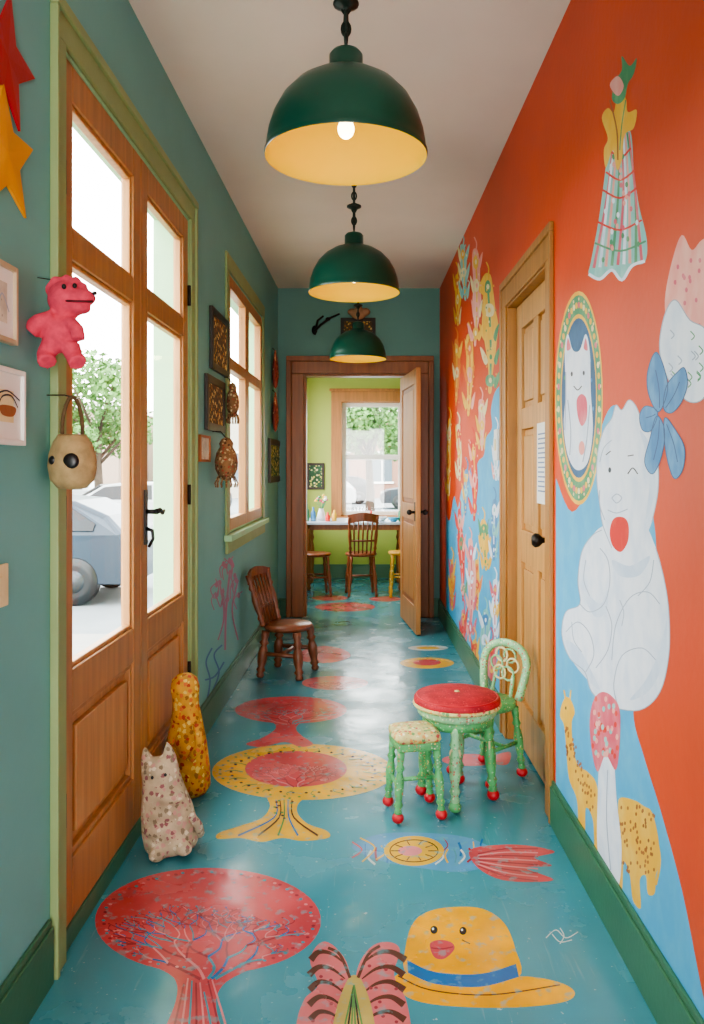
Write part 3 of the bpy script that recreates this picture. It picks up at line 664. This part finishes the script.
for x,y in ((-.042,2.1),(-.037,3.73),(-.03,6.0)):
    l=bpy.data.lights.new('bulb_light','POINT'); l.energy=.36; l.color=(1,.9,.45); l.shadow_soft_size=.03
    o=bpy.data.objects.new('bulb_light',l); o.location=(x,y,2.14+.02); COL.objects.link(o)
# ------------------------------------------------------------------ pictures & wall things
def picture(f,s0,s1,h0,h1,fm,artm,label,w=.02,mat_=None,shapes=(),group=None,dep=.02):
    c=f((s0+s1)/2,h0,0); r=empty('framed_picture',c,label,'picture')
    b=B()
    for q in ((s0,s0+w,h0,h1),(s1-w,s1,h0,h1),(s0+w,s1-w,h0,h0+w),(s0+w,s1-w,h1-w,h1)): b.wbox(f,q[0],q[1],q[2],q[3],0.001,dep,fm)
    b.done('picture_frame',r,origin=c,bevel=.002)
    b=B(); b.wbox(f,s0+w,s1-w,h0+w,h1-w,.001,dep-.008,mat_ or artm)
    if mat_:
        k=.18*(s1-s0); b.wbox(f,s0+w+k,s1-w-k,h0+w+k,h1-w-k,dep-.008,dep-.007,artm)
    o=dep-.0065
    for kind,pts,m in shapes:
        P=[(s0+(s1-s0)*p[0],h0+(h1-h0)*p[1]) for p in pts]
        dd=Dec(lambda a,c_,oo: f(a,c_,oo),o,.0003); dd.bm.free(); dd.bm=b.bm; dd.m=b.m
        if kind=='f': dd.fill(P,m)
        else: dd.line(P,.004,m)
        o+=.0005
    b.done('artwork',r,origin=c)
    return r
A1=floral('sketch_art','#d6cebc',['#b9b0a0','#8d8578','#cfc6b4'],60,.25); A2=floral('dark_art','#5a4a32',['#d9b25a','#9a6a3a','#e8d08a','#3f5a48'],40,.4)
A3=floral('green_art','#2f5a3e',['#c8c46a','#e0d8a0','#2d4a38'],34,.4)
GREYF=paint('#bba888',.5); DF=paint('#30261c',.4,.2)
picture(WL,1.66,1.835,1.60,1.777,GREYF,A1,'small sketch in a pale wood frame on the teal wall',.012,WH,[('l',[(.45,.3),(.6,.6),(.8,.4)],PGR)])
picture(WL,1.66,1.875,1.372,1.545,WH,PCR,'small watercolour of a cup in a white frame',.012,WH,[('f',[(.5,.38),(.75,.38),(.8,.5),(.45,.5)],PBR),('l',[(.3,.6),(.6,.7),(.9,.6)],PK),('l',[(.4,.5),(.5,.62),(.7,.64),(.85,.5)],PK)])
picture(WL,sl(209),sl(226),1.83,2.15,DF,A2,'gold-toned picture in a dark wood frame',.035)
picture(WL,sl(204),sl(222),1.51,1.79,DF,A2,'small picture in a dark wooden frame beside the door',.04)
picture(WL,sl(197),sl(207),1.35,1.48,PBR,A1,'tiny sketch in a brown frame',.012)
picture(WL,sl(268),sl(279),1.20,1.56,DF,A3,'green landscape picture in a dark frame',.05)
picture(WB,-.66,-.45,1.06,1.38,DF,A3,'dark green picture on the lime wall',.03)
picture(WE,-.19,.12,2.48,2.65,DF,A2,'dark framed panel above the doorway',.03)
SHL=paint('#a8805f',.6,.2)
b=B(); b.ell((-.03,END-.03,2.68),(.07,.035,.05),SHL); b.ell((-.09,END-.03,2.7),(.04,.03,.03),SHL); b.ell((.03,END-.03,2.7),(.045,.03,.035),SHL); b.ell((-.03,END-.045,2.73),(.03,.03,.035),SHL)
b.done('carved_ornament',remesh=.008,origin=Vector((-.03,END-.02,2.63)),label='pale carved shell ornament above the doorway',cat='ornament')
b=B(); b.tube([(-.42,END-.005,2.52),(-.42,END-.04,2.53),(-.36,END-.07,2.58),(-.28,END-.06,2.64),(-.2,END-.04,2.68)],[.014,.012,.011,.01,.008],IRON)
b.tube([(-.42,END-.02,2.5),(-.39,END-.05,2.62),(-.34,END-.05,2.66)],[.012,.01,.008],IRON); b.ell((-.42,END-.02,2.54),(.025,.02,.04),IRON); b.ell((-.3,END-.06,2.63),(.022,.016,.016),IRON)
b.done('iron_bracket',origin=Vector((-.42,END,2.5)),label='dark curly iron wall bracket',cat='bracket')
HR=floral('red_hanging','#96463a',['#d9886a','#d8b080','#6a302c'],40,.35)
for z0,z1,k in ((1.98,2.3,0),(1.62,1.95,1)):
    s=sl(272); b=B(); b.lathe([(.001,z0),(.05,z0+.02),(.085,z0+.1),(.075,z0+.2),(.05,z0+.26),(.02,z1)],HR,16,Matrix.Translation(WL(s,0,.028)),sx=.3,sy=1)
    b.tube([WL(s,z1-.005,.028),WL(s,z1+.02,.005)],.004,IRON)
    b.done('woven_wall_hanging',origin=WL(s,z0,0),label='reddish woven hanging on the teal wall',cat='wall decoration',group='woven hangings')
def star(c_s,c_h,r,mat,rot,label):
    b=B(); c=WL(c_s,c_h,0); pts=[]
    for i in range(10):
        a=rot+math.pi*i/5; q=r if i%2==0 else r*.45; pts.append((c_s+q*math.sin(a),c_h+q*math.cos(a)))
    v0=[b.bm.verts.new(WL(p[0],p[1],.002)) for p in pts]; v1=[b.bm.verts.new(WL(p[0],p[1],.008)) for p in pts]; t=b.bm.verts.new(WL(c_s,c_h,.012))
    for i in range(10):
        j=(i+1)%10; b.face([v0[i],v0[j],v1[j],v1[i]],mat); b.face([v1[i],v1[j],t],mat)
    b.face(v0[::-1],mat)
    b.done('wall_star',origin=c,label=label,cat='star decoration')
star(1.80,2.245,.155,paint('#a81e28',.5,.1),.15,'deep red five-pointed star on the teal wall')
star(1.80,2.03,.155,paint('#dd9a24',.5,.1),-.1,'mustard yellow five-pointed star on the teal wall')
b=B(); b.wbox(WL,1.70,1.81,1.01,1.105,0,.008,PCR); b.wbox(WL,1.74,1.775,1.035,1.08,.008,.013,PCR); b.done('light_switch',origin=WL(1.76,1.01,0),bevel=.002,label='cream light switch plate on the teal wall',cat='light switch')
# plush creature
PL=paint('#d0465c',.95,.12,60,0,.15)
r=empty('plush_monster',(-.735,1.975,1.585),'fuzzy pink-red plush creature hanging on the wall','soft toy')
b=B()
b.ell((-.008,.0,.07),(.044,.042,.052),PL); b.ell((.008,0,.15),(.048,.044,.046),PL); b.ell((.044,-.008,.154),(.036,.034,.022),PL); b.ell((.036,-.008,.127),(.032,.03,.014),PL)
b.tube([(-.02,-.02,.098),(-.05,-.03,.09),(-.072,-.035,.066)],[.024,.021,.024],PL); b.tube([(.02,-.02,.092),(.046,-.038,.07),(.05,-.045,.045)],[.018,.016,.018],PL)
b.tube([(-.026,-.01,.04),(-.04,-.015,.012),(-.03,-.03,-.008)],[.026,.022,.024],PL); b.tube([(.018,-.01,.035),(.03,-.015,.008),(.045,-.03,-.01)],[.025,.021,.023],PL)
for i in range(5): b.ell((-.034+.02*i,0,.176+.02*math.sin(i*.78)),(.013,.012,.018),PL)
for sx in (-.022,.028): b.ell((sx,0,.193),(.014,.012,.016),PL)
b.done('plush_body',r,remesh=.0045)
for x,z in ((.014,.174),(.040,.176)):
    b=B(); b.ell((x,-.040,z),(.0055,.006,.0065),BLACK); b.done('eye',r)
b=B(); b.tube([(.016,-.038,.14),(.044,-.043,.138),(.076,-.018,.142)],.0028,paint('#5a1420',.7)); b.done('mouth',r)
b=B(); b.ell((.079,-.012,.164),(.006,.007,.005),BLACK); b.done('nose',r)
b=B(); b.tube([(-.01,.0,.18),(-.03,.0,.2),(-.066,.0,.205)],.0014,IRON); b.done('hanging_loop',r)
BG=paint('#a48c62',.9,.2,30,0,.2)
r=empty('hanging_bag',(-.735,2.03,1.265),'squat tan cloth pouch bag with black round patches','bag')
b=B(); b.lathe([(.001,0),(.036,.004),(.055,.026),(.061,.06),(.058,.09),(.048,.12),(.038,.134),(.035,.14),(.03,.128)],BG,28,sx=1,sy=.85); b.done('bag_body',r)
b=B(); b.tube([(p[0],0,p[1]) for p in cr([(-.026,.132),(-.024,.18),(-.013,.222),(0,.235),(.013,.222),(.024,.18),(.026,.132)],4,False)],.005,paint('#5c4830',.9,.2,30),8); b.done('strap',r)
for x,z,q in ((.012,.072,.021),(-.034,.074,.012)):
    b=B(); b.ell((x,-.045 if x>0 else -.037,z),(q,.009,q),BLACK); b.done('eye',r)
b=B(); b.tube([(0,0,.235),(-.02,0,.24),(-.065,0,.24)],.0016,IRON); b.done('hook',r)
WV=floral('woven_cloth','#8a6644',['#5a3a28','#b89a70','#a04a3a','#c9b48c'],60,.4,.9)
def woven(x,y,z,w,h,label):
    r=empty('woven_basket_mask',(x,y,z),label,'wall decoration'); b=B(); P=[(.05,0),(.6,.08),(.95,.28),(1,.45),(.85,.65),(.55,.78),(.62,.86),(.4,.96),(.05,1)]
    b.lathe([(p*w/2,q*h) for p,q in P],WV,24,sx=.7)
    b.done('mask_body',r)
    b=B()
    for i in range(14):
        a=2*math.pi*i/14; b.tube([(.35*w*math.cos(a)*.7,.35*w*math.sin(a),h*.12),(.5*w*math.cos(a)*.7,.5*w*math.sin(a),-.01),(.45*w*math.cos(a)*.7,.45*w*math.sin(a),-.03)],.004,WV,6)
    b.done('fringe',r,kind='stuff')
    b=B(); b.tube([(0,0,h*.97),(-.03,0,h+.03),(xl(y)-x+.002,0,h+.03)],.003,IRON); b.done('hook',r)
woven(-.705,4.16,1.25,.17,.23,'round brown woven mask with fringe hanging on the wall')
woven(-.725,4.49,1.60,.1,.2,'small brown woven mask hanging by the window')
# ------------------------------------------------------------------ fabric figures on the floor
YF=floral('yellow_floral','#ca9434',['#a8402a','#dcc060','#cc6c38','#94622c'],52,.44,.85); CF=floral('cream_floral','#b4a488',['#8a5a5c','#b88a80','#d0c4a8','#7e705a'],56,.42,.85)
r=empty('fabric_bottle_figure',(-.695,3.24,.002),'slim yellow flowered fabric bottle-shaped figure by the door','soft toy')
b=B(); b.lathe([(.001,0),(.066,.004),(.082,.03),(.083,.1),(.076,.2),(.062,.3),(.052,.36),(.054,.40),(.058,.43),(.05,.465),(.028,.483),(.001,.487)],YF,28,Matrix.Rotation(-.05,4,'Y')); b.done('figure_body',r)
b=B(); b.tube([(-.045,-.055,.30),(-.068,-.075,.22),(-.036,-.09,.17)],[.02,.018,.016],YF); b.done('arm',r)
b=B(); b.tube([(.04,-.055,.30),(.055,-.08,.22),(.018,-.095,.17)],[.02,.018,.016],YF); b.done('arm',r)
r=empty('fabric_cat',(-.65,2.76,.002),'beige flowered fabric cat slumped on the floor','soft toy',rz=.15)
b=B(); Mx=Matrix.Rotation(-.16,4,'Y')
b.lathe([(.001,0),(.08,.004),(.094,.03),(.096,.08),(.088,.15),(.074,.21),(.066,.25),(.064,.285),(.053,.31),(.03,.325),(.001,.33)],CF,28,Mx,sy=.8)
for sx in (-1,1): b.lathe([(.028,.28),(.022,.33),(.011,.36),(.002,.378)],CF,12,Mx@Matrix.Translation((sx*.038,0,0)))
for sx in (-1,1): b.ell(Mx@Vector((sx*.045,-.07,.03)),(.03,.035,.024),CF)
for k in range(3): b.ell(Mx@Vector((.03*(k-1),-.05,.1+.05*k)),(.05,.03,.02),CF)
b.done('cat_body',r,remesh=.008)
b=B(); b.tube([Mx@Vector(p) for p in ((.07,.03,.03),(.095,.0,.04),(.1,-.04,.08),(.085,-.06,.13))],[.02,.018,.016,.012],CF); b.done('tail',r)
for sx in (-.022,.022):
    b=B(); b.ell(Mx@Vector((sx,-.051,.28)),(.005,.004,.006),BLACK); b.done('eye',r)
# ------------------------------------------------------------------ chairs
def chair(name,label,loc,rz,sh,sw,sd,bh,ms,ml,mb,rnd=True,feet=None,cushion=None,lr=.014,style='spindle',cat='chair',tilt=.18,group=None,legpart='leg',back=True,br=None):
    r=empty(name,loc,label,cat,rz); br=br or lr
    if group: r['group']=group
    b=B(); t=.032
    if rnd: b.lathe([(.001,sh-t),(.93,sh-t),(1,sh-t*.6),(1,sh-t*.3),(.95,sh),(.001,sh-.004)],ms,32,Matrix.Diagonal((sw/2,sd/2,1,1)))
    else: b.box(-sw/2,sw/2,-sd/2,sd/2,sh-t,sh,ms)
    b.done('seat',r,bevel=0 if rnd else .008)
    kx,ky=(.34,.34) if rnd else (.42,.4)
    for sx in (-1,1):
        for sy in (-1,1):
            b=B(); p1=Vector((sx*sw*kx,sy*sd*ky,sh-t)); p0=Vector((sx*sw*(kx+.09),sy*sd*(ky+.09),0.0 if not feet else .03))
            b.turned(p0,p1,lr,ml)
            lg=b.done(legpart,r)
            if feet: b=B(); b.ell((p0.x,p0.y,.02),(lr*1.5,lr*1.5,.02),feet,u=14,v=8); b.done('foot',lg,label='red ball foot')
    b=B(); z=sh*.45; q=lambda sx,sy,k=.05:(sx*sw*(kx+k),sy*sd*(ky+k),z)
    for sx in (-1,1): b.tube([q(sx,-1),q(sx,1)],lr*.55,ml,8)
    b.tube([(-sw*(kx+.05),0,z),(sw*(kx+.05),0,z)],lr*.55,ml,8)
    b.done('stretcher',r)
    if not back: return r
    b=B(); y0=sd*.42; y1=sd*.42+bh*tilt
    w=sw*.42; lr=br
    if style=='spindle':
        for sx in (-1,1): b.turned((sx*w*.9,y0*.9,sh-.005),(sx*w*1.05,y1,sh+bh),lr*.9,mb)
        crv=[(-w*1.15,y1-.012,sh+bh-.02),(-w*.6,y1+.006,sh+bh-.002),(0,y1+.012,sh+bh+.006),(w*.6,y1+.006,sh+bh-.002),(w*1.15,y1-.012,sh+bh-.02)]
        rs=[]
        for p in crv:
            p=Vector(p); hh=bh*.13; rs.append([p+Vector((0,-.008,-hh)),p+Vector((0,.008,-hh)),p+Vector((0,.01,hh*.8)),p+Vector((0,-.006,hh*.8))])
        b.rings(rs,mb,smooth=False)
        b.tube([(-w*.92,(y0+y1)*.46,sh+bh*.35),(w*.92,(y0+y1)*.46,sh+bh*.35)],lr*.6,mb,8)
        for k in range(5):
            x=-w*.66+w*1.32*k/4; b.tube([(x*.9,y0*.95,sh-.004),(x,(y0+y1)*.48,sh+bh*.5),(x*1.05,y1,sh+bh*.95)],[lr*.42,lr*.55,lr*.4],mb,8)
    else:
        arch=[(-w*.9,0),(-w*1.05,.35),(-w*1.1,.7),(-w*.75,.95),(0,1.04),(w*.75,.95),(w*1.1,.7),(w*1.05,.35),(w*.9,0)]
        P=cr(arch,4,False); b.tube([(p[0],y0*.95+(y1-y0)*p[1],sh-.005+bh*p[1]) for p in P],lr*1.1,mb,10)
        for k in range(6):
            a=math.pi*2*k/6; cx_,cz_=w*.42*math.cos(a),.6+.2*math.sin(a)
            pts=[(cx_+w*.3*math.cos(u),y0*.95+(y1-y0)*cz_,sh+bh*(cz_+.14*math.sin(u))) for u in [2*math.pi*j/12 for j in range(12)]]
            b.tube(pts,lr*.3,MOS2 if k%2 else PCR,6,closed=True)
        for sx in (-.5,.5): b.tube([(sx*w,y0*.93,sh-.004),(sx*w*.9,(y0+y1)/2*.98,sh+bh*.4)],lr*.5,mb,8)
    b.done('backrest',r)
    return r
CW=wood('#824c30',rough=.35); CW2=wood('#9c6232'); CW3=wood('#8c4c2c',rough=.35)
chair('child_chair','small stocky brown wooden chair with a round seat and carved back',(-.475,5.14,.002),math.pi/2-.3,.32,.33,.31,.32,CW,CW,CW,True,lr=.026,br=.021,style='spindle',tilt=.26)
MOS=floral('green_mosaic','#5cb06c',['#cfe6c0','#dcc060','#3f9058','#cc6c5c'],90,.27,.4); MOS2=floral('mint_mosaic','#94cc98',['#e6e0c0','#cc5c50','#58b068'],85,.32,.45)
REDF=paint('#c4202a',.4,.08,10); REDC=floral('red_cushion','#b41c2a',['#c83038',"#94161f",'#d4484c'],90,.25,.7); FLC=floral('flower_cushion','#d4c884',['#c4504a','#ece4b8','#6a9c60','#dc9850'],60,.42,.7)
chair('green_child_chair','mint green mosaic child chair with flower lattice back',(.535,3.43,.002),-.85,.33,.25,.24,.215,MOS,MOS,MOS2,True,feet=REDF,lr=.016,style='arch',tilt=.2)
r=chair('low_stool','low square green stool with flowered padded seat and red feet',(.200,3.06,.002),.2,.29,.165,.16,0,MOS,MOS,MOS,False,feet=REDF,lr=.015,back=False,cat='stool')
b=B(); b.lathe([(.001,.29),(.98,.29),(1.06,.302),(1.03,.318),(.8,.329),(.3,.333),(.001,.333)],FLC,4*8,Matrix.Diagonal((.087,.083,1,1))); 
for v in b.bm.verts:
    x,y=v.co.x,v.co.y; m=max(abs(x),abs(y)); R_=math.hypot(x,y)
    if m>1e-5: k=(R_/m)**.75; v.co.x*=k; v.co.y*=k
b.done('cushion',r,label='yellow flowered seat pad')
r=empty('round_stool',(.380,3.2,.002),'round stool with red tufted cushion and green mosaic legs','stool')
b=B(); b.lathe([(.001,.337),(.15,.337),(.158,.347),(.158,.368),(.15,.372),(.001,.372)],MOS2,36); b.done('seat',r)
b=B(); b.lathe([(.001,.372),(.155,.372),(.172,.384),(.172,.402),(.155,.414),(.1,.424),(.03,.427),(.001,.424)],REDC,40)
b.tube([(.168*math.cos(a),.168*math.sin(a),.38) for a in [2*math.pi*i/40 for i in range(40)]],.009,FLC,8,closed=True); b.tube([(.162*math.cos(a),.162*math.sin(a),.409) for a in [2*math.pi*i/40 for i in range(40)]],.004,REDF,8,closed=True)
b.ell((0,0,.424),(.012,.012,.005),FLC); b.done('cushion',r,label='round red cushion with flowered piping')
b=B(); b.lathe([(.12,.30),(.135,.30),(.14,.337),(.12,.337)],MOS,32); b.done('apron',r)
for k in range(4):
    a=math.radians(260+90*k); c,s=math.cos(a),math.sin(a); b=B(); b.turned((c*.142,s*.142,.03),(c*.118,s*.118,.33),.019,MOS if k%2 else MOS2)
    b.tube([(c*.128+.02*math.cos(t)*-s,s*.128+.02*math.cos(t)*c,.22+.02*math.sin(t)) for t in [2*math.pi*i/10 for i in range(10)]],.004,PCR,6,closed=True); lg=b.done('leg',r)
    b=B(); b.ell((c*.143,s*.143,.022),(.025,.025,.022),MOS if k==0 else REDF,u=14,v=8); b.done('foot',lg)
# dining room furniture
TB=paint('#b4c4d0',.25,.05,4)
r=empty('dining_table',(-.08,8.90,.002),'wooden dining table with a pale blue top','table')
b=B(); b.box(-.6,.6,-.37,.37,.71,.74,TB); b.done('table_top',r,bevel=.006)
b=B(); b.box(-.52,.52,-.3,.3,.65,.71,CW2); b.done('apron',r)
for x in (-.5,.5):
    for y in (-.28,.28): b=B(); b.turned((x,y,0),(x,y,.71),.028,CW2); b.done('leg',r)
g='wooden spindle dining chairs'
c1=chair('dining_chair','reddish wooden spindle-back dining chair at the table',(-.01,8.33,.002),math.pi+.12,.44,.33,.34,.38,CW3,CW3,CW3,True,lr=.017,tilt=.15,group=g)
copy_tree(c1,(-.49,8.3,.002),math.pi/2+.2,label='reddish wooden dining chair at the end of the table')
YC=floral('yellow_paint','#cf9c30',['#9a7a3a','#e8d078'],30,.3,.5)
chair('painted_chair','yellow painted wooden chair beside the table',(.42,8.25,.002),-math.pi/2,.46,.3,.3,.36,YC,YC,YC,True,lr=.017,tilt=.12)
CER=paint('#dfe3e4',.3,.03); TZ=.743
b=B(); b.lathe([(.001,0),(.04,0),(.05,.03),(.035,.09),(.025,.12),(.03,.13),(.026,.13),(.022,.1)],CER,20); r=b.done('vase',origin=None,label='small white vase with leafy flowers',cat='vase'); r.location=(-.45,8.83,TZ)
b=B()
for i in range(16):
    a=random.uniform(0,6.28); q=random.uniform(.03,.08); p=Vector((q*math.cos(a),q*math.sin(a),.2+random.uniform(0,.07))); b.tube([(0,0,.1),p*.7+Vector((0,0,.02)),p],.002,PG,5); b.ell(p,(.018,.018,.014),[PP,PY,PG,WH][i%4],u=8,v=6)
b.done('flowers',r,kind='stuff')
for i,(x,y,m,k,lb) in enumerate(((-.6,8.7,PG,.19,'small green bottle on the table'),(-.53,8.72,PBL,.15,'small blue bottle on the table'),(-.3,8.7,PY,.12,'small yellow bottle on the table'),(-.37,8.65,PRD,.10,'small red bottle on the table'),(.42,8.7,PG,.16,'small green bottle on the table'),(.1,8.75,PRD,.11,'small red bottle on the table'))):
    b=B(); b.lathe([(.001,0),(.025,0),(.027,.01),(.027,k*.6),(.012,k*.75),(.01,k),(.001,k)],m,16); o=b.done('bottle',label=lb,cat='bottle'); o.location=(x,y,TZ)
for i,(x,y) in enumerate(((.21,8.72),(.34,8.62))):
    b=B(); b.lathe([(.001,.002),(.03,0),(.05,.02),(.065,.045),(.062,.045),(.045,.02),(.001,.01)],[CER,PB][i],24); o=b.done('bowl',label=['white ceramic bowl on the table','blue ceramic bowl on the table'][i],cat='bowl'); o.location=(x,y,TZ)
# ------------------------------------------------------------------ exterior
GZ=-.5
ASPH=paint('#73787a',.8,.08,1.5); PAVE=paint('#8f8c86',.8,.05,1)
b=B(); b.box(-60,-1.1,-30,90,GZ-.1,GZ,ASPH); b.box(-1.1,60,9.9,90,GZ-.1,GZ,ASPH); b.done('ground',kind='structure',label='grey street surface outside')
b=B(); b.box(-3.0,-1.1,-5,8.2,GZ,GZ+.12,PAVE); b.done('trim_1',kind='structure',label='pale pavement slab outside the door')
def car(hexcol,label):
    body=paint(hexcol,.3,.02,2,0,0); gl=paint('#0a0e12',.2,.02,2,0,0)
    r=empty('parked_car',(0,0,0),label,'car',group='parked cars')
    prof=[(-2.15,.28),(-2.18,.5),(-2.12,.74),(-1.9,.86),(-1.2,.96),(-.85,1.15),(-.5,1.36),(.0,1.43),(.7,1.43),(1.3,1.38),(1.75,1.18),(2.0,.96),(2.12,.8),(2.15,.5),(2.1,.28)]
    b=B(); rs=[]
    for y,k,zc in ((-.86,.96,.80),(-.83,.985,.82),(-.78,1,.84),(.78,1,.84),(.83,.985,.82),(.86,.96,.80)): rs.append([Vector((p[0]*k,y*(1 if p[1]<1 else zc),.28+(p[1]-.28)*k)) for p in prof])
    b.rings(rs,body,smooth=False); b.done('car_body',r,bevel=.03)
    for sy in (-1,1):
        for q in ([(-.95,.99),(-.45,1.31),(.1,1.36),(.1,.99)],[(.18,.99),(.18,1.36),(.8,1.36),(.85,.99)],[(.93,.99),(.9,1.35),(1.25,1.3),(1.62,1.08),(1.6,.99)]):
            b=B(); b.prism(q,lambda a,c,d:Vector((a,sy*(d-(c-.97)*.42),c)),.845,.872,gl); b.done('car_window',r)
    b=B(); b.prism([(-.6,-.0),(.6,0),(.52,.36),(-.52,.36)],lambda a,c,d:Vector((-1.2+c*1.62-d,a,.99+c*1.0+d)),.0,.03,gl)
    b.done('windscreen',r)
    for x in (-1.35,1.35):
        for sy in (-1,1):
            b=B(); M=Matrix.Translation((x,sy*.79,.32))@Matrix.Rotation(math.pi/2,4,'X')
            b.lathe([(.001,-.1),(.2,-.1),(.3,-.1),(.32,-.07),(.32,.07),(.3,.1),(.2,.1),(.001,.1)],BLACK,24,M); b.lathe([(.001,-.11),(.14,-.105),(.15,.105),(.001,.11)],paint('#3a3e42',.4,.05,4,.3),16,M); b.done('wheel',r)
    for sy in (-1,1):
        b=B(); b.ell((-2.08,sy*.6,.68),(.07,.18,.08),WH); b.done('headlight',r)
        b=B(); b.ell((2.02,sy*.68,.82),(.08,.12,.1),paint('#a01818',.3)); b.done('tail_light',r)
    b=B(); b.box(-2.19,-2.11,-.4,.4,.4,.55,BLACK); b.done('grille',r)
    return r
c=car('#1a2c3a','dark blue-grey parked car outside the glazed door'); c.location=(-5.15,11.4,GZ); c.rotation_euler=(0,0,0)
c2=car('#a0a2a2','pale parked car across the street'); c2.location=(-12.5,32,GZ)
c3=car('#1e262e','dark parked car across the street'); c3.location=(3.0,36,GZ)
for i,(x,y,q) in enumerate(((-18,33,0),(-7.3,31,1),(-2.4,36,0),(-1.5,41,1),(5.2,44,0),(-6.4,22,0))): copy_tree([c2,c3][q],(x,y,GZ),random.choice((0,math.pi)))
LEAF=paint('#577f40',.8,.35,1.2,0,0); BARK=paint('#4a3e32',.9,.2,8)
def tree():
    r=empty('street_tree',(0,0,0),'leafy green street tree','tree',group='street trees')
    b=B(); b.tube([(0,0,0),(.05,0,1),(0,.05,2.2),(.1,0,3.2)],[.2,.15,.12,.07],BARK,10)
    for k in range(7): a=k*.9; b.tube([(0,.05,1.9+.15*k),(.8*math.cos(a),.8*math.sin(a),2.7+.2*k),(1.4*math.cos(a),1.4*math.sin(a),3.3+.2*k)],[.06,.04,.02],BARK,6)
    b.done('trunk',r)
    b=B(); cl=[(Vector((random.uniform(-1.5,1.5),random.uniform(-1.5,1.5),random.uniform(2.6,5))),random.uniform(.6,1.1)) for _ in range(14)]
    for i in range(4200):
        c,q=random.choice(cl); v=Vector([random.gauss(0,1) for _ in range(3)]).normalized()*q*random.uniform(.6,1); p=c+v
        u=Vector([random.gauss(0,1) for _ in range(3)]).normalized()*.1; w=u.cross(v).normalized()*.07
        b.face([b.bm.verts.new(p-u),b.bm.verts.new(p+w),b.bm.verts.new(p+u),b.bm.verts.new(p-w)],LEAF)
    b.done('foliage',r,kind='stuff',recalc=False); return r
t=tree(); t.location=(-8.6,26,GZ)
for x,y,z in ((-14.5,26,0),(.3,30,1),(4.6,40,2)): copy_tree(t,(x,y,GZ),z*1.3)
def building(x0,x1,y,h,hexc_,label):
    r=empty('building',((x0+x1)/2,y,GZ),label,'building'); b=B(); m=paint(hexc_,.85,.05,.5); W=(x1-x0)/2
    b.box(-W,W,0,8,0,h,m); b.box(-W-.2,W+.2,-.25,8.2,h,h+.4,WH); b.done('facade',r)
    b=B(); gl=paint('#56646c',.3,.1,1)
    z=1
    while z<h-2:
        x=-W+1
        while x<W-1.6: b.box(x,x+1.2,-.06,.0,z,z+1.7,gl); b.box(x-.1,x+1.3,-.12,0,z-.12,z,WH); b.box(x-.1,x+1.3,-.12,0,z+1.7,z+1.82,WH); b.box(x+.57,x+.63,-.09,0,z,z+1.7,WH); x+=2.6
        z+=3.1
    b.done('facade_window',r,kind='stuff')
building(-36,-14,46,5.2,'#a08c7c','plaster row building across the street')
building(-12,-3.5,48,5,'#aaa294','cream row building across the street')
building(-3,9,48,5.2,'#96705e','brick-toned building across the street')
# ------------------------------------------------------------------ world, light portals
w=bpy.data.worlds.new('World'); scene.world=w; w.use_nodes=True; t=w.node_tree; bg=t.nodes['Background']
tc=t.nodes.new('ShaderNodeTexCoord'); sp=t.nodes.new('ShaderNodeSeparateXYZ'); t.links.new(tc.outputs['Generated'],sp.inputs[0])
rp=t.nodes.new('ShaderNodeValToRGB'); t.links.new(sp.outputs[2],rp.inputs[0]); rp.color_ramp.elements[0].color=(1,.97,.93,1); rp.color_ramp.elements[1].color=(.92,.95,1,1)
t.links.new(rp.outputs[0],bg.inputs[0]); bg.inputs[1].default_value=8
def portal(c,rot,sx,sy):
    l=bpy.data.lights.new('window_daylight','AREA'); l.shape='RECTANGLE'; l.size=sx; l.size_y=sy; l.cycles.is_portal=True
    o=bpy.data.objects.new('window_daylight',l); o.location=c; o.rotation_euler=rot; COL.objects.link(o)
portal(WL((DS0+DS1)/2,1.25,-TH-.02),(0,-math.pi/2,0),2.4,1.5)
portal(WL((WS0+WS1)/2,1.7,-TH-.02),(0,-math.pi/2,0),1.55,1.45)
portal((.12,9.77,1.43),(-math.pi/2,0,0),.8,1.4)
portal((-.95,8.4,1.6),(0,-math.pi/2,0),1.6,1.8)  # portal for the added side window
portal((0,-1.77,1.17),(math.pi/2,0,0),1.26,2.36)  # portal for the opening in the added rear wall
# ------------------------------------------------------------------ camera
cam=bpy.data.cameras.new('camera'); co=bpy.data.objects.new('camera',cam); COL.objects.link(co)
co.location=(0,0,EYE); co.rotation_euler=(math.pi/2,0,0); cam.sensor_fit='HORIZONTAL'; cam.sensor_width=36; cam.lens=36*FX/704
cam.shift_x=-10/704; cam.shift_y=-44/704; cam.clip_start=.05; cam.clip_end=300
scene.camera=co
scene.view_settings.view_transform='AgX'
scene.view_settings.exposure=.9
try: scene.view_settings.look='AgX - Medium High Contrast'
except Exception: pass
